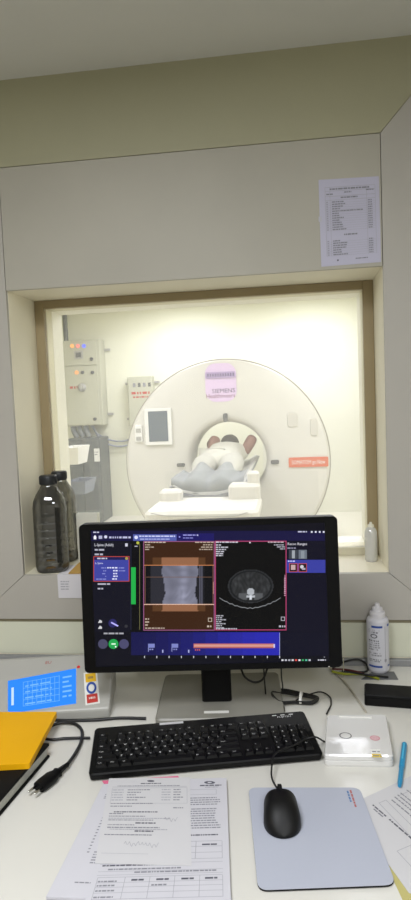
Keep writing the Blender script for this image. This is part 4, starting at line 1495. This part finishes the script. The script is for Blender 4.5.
for k in range(9):
    x = .22 + k * .066; mb.quad(fy(x, .12), fy(x + .006, .12), fy(x + .006, .85), fy(x, .85), 1)
for y in (.12, .3, .48, .66, .85): mb.quad(fy(.22, y), fy(.76, y), fy(.76, y + .012), fy(.22, y + .012), 1)
mb.quad(fy(.05, .2), fy(.085, .2), fy(.085, .75), fy(.05, .75), 2)
for k in range(5): words(mb, fy, .8, .95, .2 + k * .14, .05, 1, .9)
for k in range(4): words(mb, fy, .25, .74, .16 + k * .18, .04, 1, .8)
mb.build('display', [E('#2f8cff', 1.05), E('#7cc0ff', 1.0), E('#cfeaff', 1.0)], con)
mb = MB()
c = [onc(83.5, 673, .0012), onc(97, 671.5, .0012), onc(100, 703, .0012), onc(85.5, 705.5, .0012)]
poly_box([c[3], c[2], c[1], c[0]], s_n, .0006, 0)
f = bil(c, s_n * .0013); fy = lambda x, y: f(x, 1 - y)
def cell(y0, y1, m): mb.quad(fy(.12, y0), fy(.88, y0), fy(.88, y1), fy(.12, y1), m)
cell(.68, .95, 1); cell(.04, .30, 3)
def ring2(cx, cy, r0, r1, m):
    n = 20
    pts = [fy(cx + r * math.cos(2 * math.pi * k / n), cy + r * .52 * math.sin(2 * math.pi * k / n)) + s_n * .0002 for r in (r0, r1) for k in range(n)]
    mb.add(pts, [(k, (k + 1) % n, n + (k + 1) % n, n + k) for k in range(n)], m)
ring2(.5, .49, .22, .36, 2)
words(mb, lambda x, y: fy(x, y) + s_n * .0003, .3, .7, .78, .07, 4, 1, (1, 1)); words(mb, lambda x, y: fy(x, y) + s_n * .0003, .28, .75, .15, .06, 0, 1, (1, 2))
mb.build('button_label', [m_white, m_yel, m_blue, m_red, m_inkd], con)
mb = MB(); mb.lathe([(.004, -.001), (.004, .001), (.002, .002)], onc(78.5, 667, .0), 0, 12, axis=(cu, s_dir, s_n)); mb.build('red_lamp', E('#d8383a', .8), con)
mb = MB(); p = onc(45, 664, .0006); mb.text('EU', frame_fn(p, cu, s_dir), .009, 0); mb.build('badge', M('badge_red', '#a8504a', .5), con)

# ------------------------------------------------------------------ binder and yellow folder, left
BH = .028
e0, e1 = onz(50, 757, DZ), onz(-6, 824, DZ)
bu = (e1 - e0); bu.z = 0; BLn = .30; bu.normalize()     # along right edge toward the viewer
bw = Vector((bu.y, -bu.x, 0))
if bw.x > 0: bw = -bw
BWd = .23
bn = thing('binder', (e0 + bu * BLn / 2 + bw * BWd / 2).xy.to_3d() + Z * DZ, 'thick black binder with grey page edges at the left edge of the desk', 'binder', rz=math.atan2(bu.y, bu.x))
def slab(i, z0, z1, m, name, par, bev=.001):
    q = [e0 + bu * i + bw * i, e0 + bu * (BLn - i) + bw * i, e0 + bu * (BLn - i) + bw * (BWd - i), e0 + bu * i + bw * (BWd - i)]
    b_ = MB(); b_.prism([Vector((p.x, p.y, z0)) for p in q], (0, 0, z1 - z0)); return b_.build(name, m, par, bevel=bev)
slab(0, DZ + .0003, DZ + .0045, m_blackm, 'back_cover', bn); slab(.004, DZ + .0045, DZ + .0235, M('page_block', '#b9bab2', .8, var=.2, scale=150), 'pages', bn); slab(0, DZ + .0235, DZ + .029, m_blackm, 'front_cover', bn)
zf0 = DZ + .0295
fc4 = [onz(57, 711.5, zf0 + .012), onz(29.5, 763, zf0 + .012), onz(-60, 768, zf0 + .012), onz(-60, 712, zf0 + .012)]
mb = MB()
q = roundpoly(fc4, .004, 3)
sheet_poly(mb, q, zf0, .012)
tag(mb.build('folder', M('yellow_folder_plastic', '#e3a800', .6, var=.05, scale=8, spec=.25), bevel=.002), 'bright yellow folder lying on the black binder at left', 'folder')

# ------------------------------------------------------------------ power plug with cable
pz = DZ + .009
p0 = onz(39, 787.5, pz); p1 = onz(56, 774, pz); p2 = onz(67, 764.5, pz)
pdv = (p1 - p0); pdv.z = 0; pdv.normalize(); psd = Vector((-pdv.y, pdv.x, 0))
pg = thing('power_plug', Vector(((p0.x + p1.x) / 2, (p0.y + p1.y) / 2, DZ)), 'black two-pin power plug with its cable lying beside the binder', 'plug', rz=math.atan2(pdv.y, pdv.x))
mb = MB()
Lp = (p2 - p0).length
rings = []
for t, w, h in ((0, .0125, .0085), (.12, .0138, .009), (.42, .0138, .009), (.58, .008, .0075), (.64, .0105, .008), (.70, .0055, .0055), (1.0, .004, .004)):
    c = p0 + pdv * (t * Lp)
    c.z = DZ + .0095
    rings.append([c + psd * (w * math.copysign(abs(math.cos(a)) ** .7, math.cos(a))) + Z * (h * math.copysign(abs(math.sin(a)) ** .7, math.sin(a))) for a in [2 * math.pi * k / 16 for k in range(16)]])
mb.loft(rings, 0, True, True); mb.build('plug_body', m_black, pg)
for s in (-1, 1):
    b0 = p0 + psd * s * .0075
    b0.z = DZ + .0095
    mb = MB(); mb.lathe([(.0024, .004), (.0024, -.008)], b0, 1, 10, axis=(psd, Z, pdv)); mb.lathe([(.0023, -.008), (.0023, -.018), (.0012, -.0195)], b0, 0, 10, axis=(psd, Z, pdv)); mb.build('pin', [m_pin, m_black], pg)
mb = MB()
pe_ = p0 + pdv * Lp * .97; pe_.z = DZ + .0092
mb.tube([pe_, onz(75, 754, DZ + .006), onz(81, 742, DZ + .005), onz(82, 731, DZ + .005), onz(76, 724.5, DZ + .006), onz(66, 722.5, DZ + .007), onz(56, 724, DZ + .006), onz(48, 728, DZ + .005), onz(40, 734, DZ + .005)], .0035, 0, 8)
mb.build('plug_cable', m_cable, pg)

# other cables on the desk
def cable(pts, r, label, mat=None, name='cable', group=None):
    b_ = MB(); b_.tube(pts, r, 0, 8); o_ = b_.build(name, mat or m_cable); tag(o_, label, 'cable', group); return o_
cable([onz(36, 736, DZ + .0045), onz(50, 739.5, DZ + .0045), onz(64, 738.5, DZ + .0045), onz(78, 738, DZ + .0045), onz(90, 738, DZ + .0045)], .003, 'black cable running from the folder straight to the left side of the keyboard')
cable([onz(52, 720, DZ + .0035), onz(70, 720.5, DZ + .0035), onz(95, 720, DZ + .0035), onz(120, 718, DZ + .0035), onz(146, 718.5, DZ + .0035)], .0035, 'black cable along the front of the grey console towards the monitor stand')
# bundled cable with a white tie
cb_ = thing('coiled_cable', onz(295, 697, DZ), 'coil of thin black cable tied with white behind the keyboard', 'cable')
mb = MB()
loop = []
for k in range(5):
    o_ = k * .9
    loop += [(276 + o_, 701 + k % 2 * 2, .004 + .002 * k), (270 + o_ * .5, 693 - k % 3, .006 + .002 * k), (282, 689 + o_ * 1.2, .004 + .002 * k), (301, 692.5 + o_ * 1.1, .004 + .002 * k), (318 - o_, 697 + o_ * .5, .006 + .002 * k), (313 - o_, 704 - o_ * .7, .004 + .002 * k), (296, 703.5 - o_ * .9, .004 + .002 * k)]
pts = [ony(281, 662, 1.45), ony(281.5, 677, 1.445), onz(282.5, 690, DZ + .012)] + [onz(x, y, DZ + h) for x, y, h in loop] + [onz(318, 692, DZ + .004), onz(329, 696, DZ + .003), onz(331, 704, DZ + .003), onz(326.5, 714, DZ + .003)]
mb.tube(pts, .0017, 0, 6, 5); mb.build('cable_loops', m_cable, cb_)
mb = MB(); p = onz(301, 697.5, DZ + .0122)
mb.lathe([(.0205, -.0028), (.021, 0), (.0205, .0028)], p, 0, 16, axis=(Vector((.1, 1.0, 0)), Z * .55, X)); mb.build('cable_tie', m_white, cb_)
cable([ony(263.5, 664, 1.47), ony(264.5, 680, 1.465), onz(266, 697, DZ + .006), onz(267, 706, DZ + .003), onz(276, 705, DZ + .003), onz(283, 706, DZ + .003), onz(284.5, 711, DZ + .003)], .0018, 'thin black cable dropping from the monitor to the back of the keyboard')
cable([ony(240, 666, 1.50), ony(245, 677, 1.50), ony(254, 682, 1.50), ony(263, 679, 1.50), ony(268, 666, 1.50)], .0026, 'black cable loop hanging just under the middle of the monitor')
cable([onz(330, 668, DZ + .004), onz(341, 678, DZ + .003), onz(351, 690, DZ + .003), onz(358, 700, DZ + .003), onz(366, 712, DZ + .003)], .0022, 'thin beige cable reaching from the monitor to the white device', M('beige_cable', '#b7b0a0', .5))
# wires at right of the monitor
def wz(x, y, h=.004): return onz(x, y, DZ + h)
cable([wz(332, 671.5, .02), wz(345, 674, .008), wz(360, 674, .006), wz(370, 676, .005), wz(379, 679, .004)], .0032, 'yellow green earth wire beside the white bottle', M('wire_yellow_green', '#8f9426', .45))
cable([wz(333, 668, .03), wz(345, 661.5, .018), wz(358, 659.5, .02), wz(366, 664, .012), wz(367, 671, .006), wz(356, 672, .005), wz(342, 671, .006)], .0026, 'black wire looping behind the yellow green wire')
cable([wz(332, 669, .012), wz(345, 669.5, .010), wz(356, 671.5, .012), wz(364, 674, .009)], .0024, 'dark red wire between the black and yellow green wires', M('wire_red', '#5e1c1a', .5))
cable([wz(336, 672.5, .012), wz(352, 672.5, .0105), wz(372, 675.5, .0095), wz(388, 677, .003)], .0026, 'black wire end lying on the grey plate below the white bottle')
cable([ony(343.5, 677, 1.60), ony(343.5, 658, 1.615)], .001, 'short thin pale wire standing upright at the right of the monitor', M('pale_wire', '#c2bca0', .5))

# grey plate under the bottle, black block
zpl = DZ + .0012
c = q4([(372, 671.5), (394, 671.5), (398.5, 679.5), (361, 679.5)], zpl)
mb = MB(); sheet_poly(mb, c, DZ + .0002, .0012); tag(mb.build('metal_plate', M('dull_metal', '#77787a', .45, .4), bevel=.0004), 'thin grey metal plate lying under the white bottle', 'plate')
b0 = onz(364.5, 706, DZ)
b1 = onz(440, 711.5, DZ)
ub = (b1 - b0); ub.z = 0; Lb = ub.length; ub.normalize(); vb = Vector((-ub.y, ub.x, 0))
ct = b0 + ub * Lb / 2 + vb * .0325
bk = thing('card_reader', Vector((ct.x, ct.y, DZ)), 'flat black box at the right edge behind the white device', 'box', rz=math.atan2(ub.y, ub.x))
mb = MB(); mb.rbox((ct.x, ct.y, DZ + .0135), (Lb, .062, .025), .006, 0, (ub, vb, Z), e=.002); mb.build('case', m_black, bk)
mb = MB(); mb.box(ct - vb * .0313 + Z * .012, (Lb - .02, .0012, .013), 0, (ub, vb, Z)); mb.build('front_panel', m_blackm, bk)

# ------------------------------------------------------------------ white bottle with blue printed label
pb = onz(378.5, 669.5, DZ + .0015)
pb.z = DZ + .0015
dist = (pb - EYE).dot(FWD)
r = 10.8 * dist / FPX
Hb = ony(376.5, 603, pb.y).z - pb.z
wb = thing('bottle', pb, 'white squeeze bottle with a blue printed label standing on the grey plate', 'bottle')
mb = MB()
hb = ony(377, 617, pb.y).z - pb.z
mb.lathe([(r * .88, 0), (r * .98, .004), (r, .008), (r, hb - .010), (r * .97, hb - .004), (r * .86, hb), (r * .72, hb + .001)], pb, 0, 32); mb.build('bottle_body', M('bottle_white', '#d4d3da', .35, var=.02), wb)
mb = MB()
h1 = hb + (Hb - hb) * .42
h2 = hb + (Hb - hb) * .74
mb.lathe([(r * .70, hb), (r * .71, h1 - .003), (r * .66, h1), (r * .52, h1 + .001), (r * .47, h2 - .002), (r * .36, h2), (r * .26, h2 + .0005), (r * .22, Hb - .001), (r * .15, Hb)], pb, 0, 28, smooth=False); mb.build('spout_cap', M('cap_white', '#d6d4d8', .4), wb)
mb = MB()
ang0 = math.atan2((EYE - pb).y, (EYE - pb).x)
def cyl(x, y, k=1.004):   # x: metres along the girth from the side facing the room, y: height
    a = ang0 + x / r
    return pb + Vector((r * k * math.cos(a), r * k * math.sin(a), y))
def cq(x0, x1, y0, y1, m, k=1.006):
    n = max(1, int((x1 - x0) / .004))
    for i in range(n):
        a, b = x0 + (x1 - x0) * i / n, x0 + (x1 - x0) * (i + 1) / n
        mb.quad(cyl(a, y0, k), cyl(b, y0, k), cyl(b, y1, k), cyl(a, y1, k), m)
cq(-.038, .036, hb * .05, hb * .95, 0, 1.003)
cq(-.016, .012, hb * .855, hb * .895, 1); cq(.026, .036, hb * .87, hb * .915, 1); cq(-.026, .010, hb * .115, hb * .15, 1); cq(.026, .036, hb * .12, hb * .15, 1)
o_ = [cyl(-.010 + .009 * math.cos(2 * math.pi * k / 18), hb * .70 + .0055 * math.sin(2 * math.pi * k / 18), 1.007) for k in range(18)] + [cyl(-.010 + .0062 * math.cos(2 * math.pi * k / 18), hb * .70 + .0033 * math.sin(2 * math.pi * k / 18), 1.007) for k in range(18)]
mb.add(o_, [(k, (k + 1) % 18, 18 + (k + 1) % 18, 18 + k) for k in range(18)], 2)
for y, x1, h, m in ((.79, .008, .005, 2), (.755, .002, .004, 3), (.60, .002, .0035, 2), (.56, .006, .003, 3), (.52, .006, .003, 3), (.48, .006, .003, 3), (.44, .0, .003, 3), (.37, .008, .003, 3), (.33, .008, .003, 3), (.25, .008, .003, 3), (.22, .004, .003, 3)):
    words(mb, lambda x, yy: cyl(x, yy, 1.007), -.024, x1, hb * y, h, m, 1, (2, 4))
cq(.0185, .0195, hb * .2, hb * .88, 3); cq(.0165, .0225, hb * .22, hb * .27, 3)
mb.build('label', [M('label_paper', '#d2d2da', .5), m_blue, m_inkd, m_ink], wb, label='blue and white printed label')
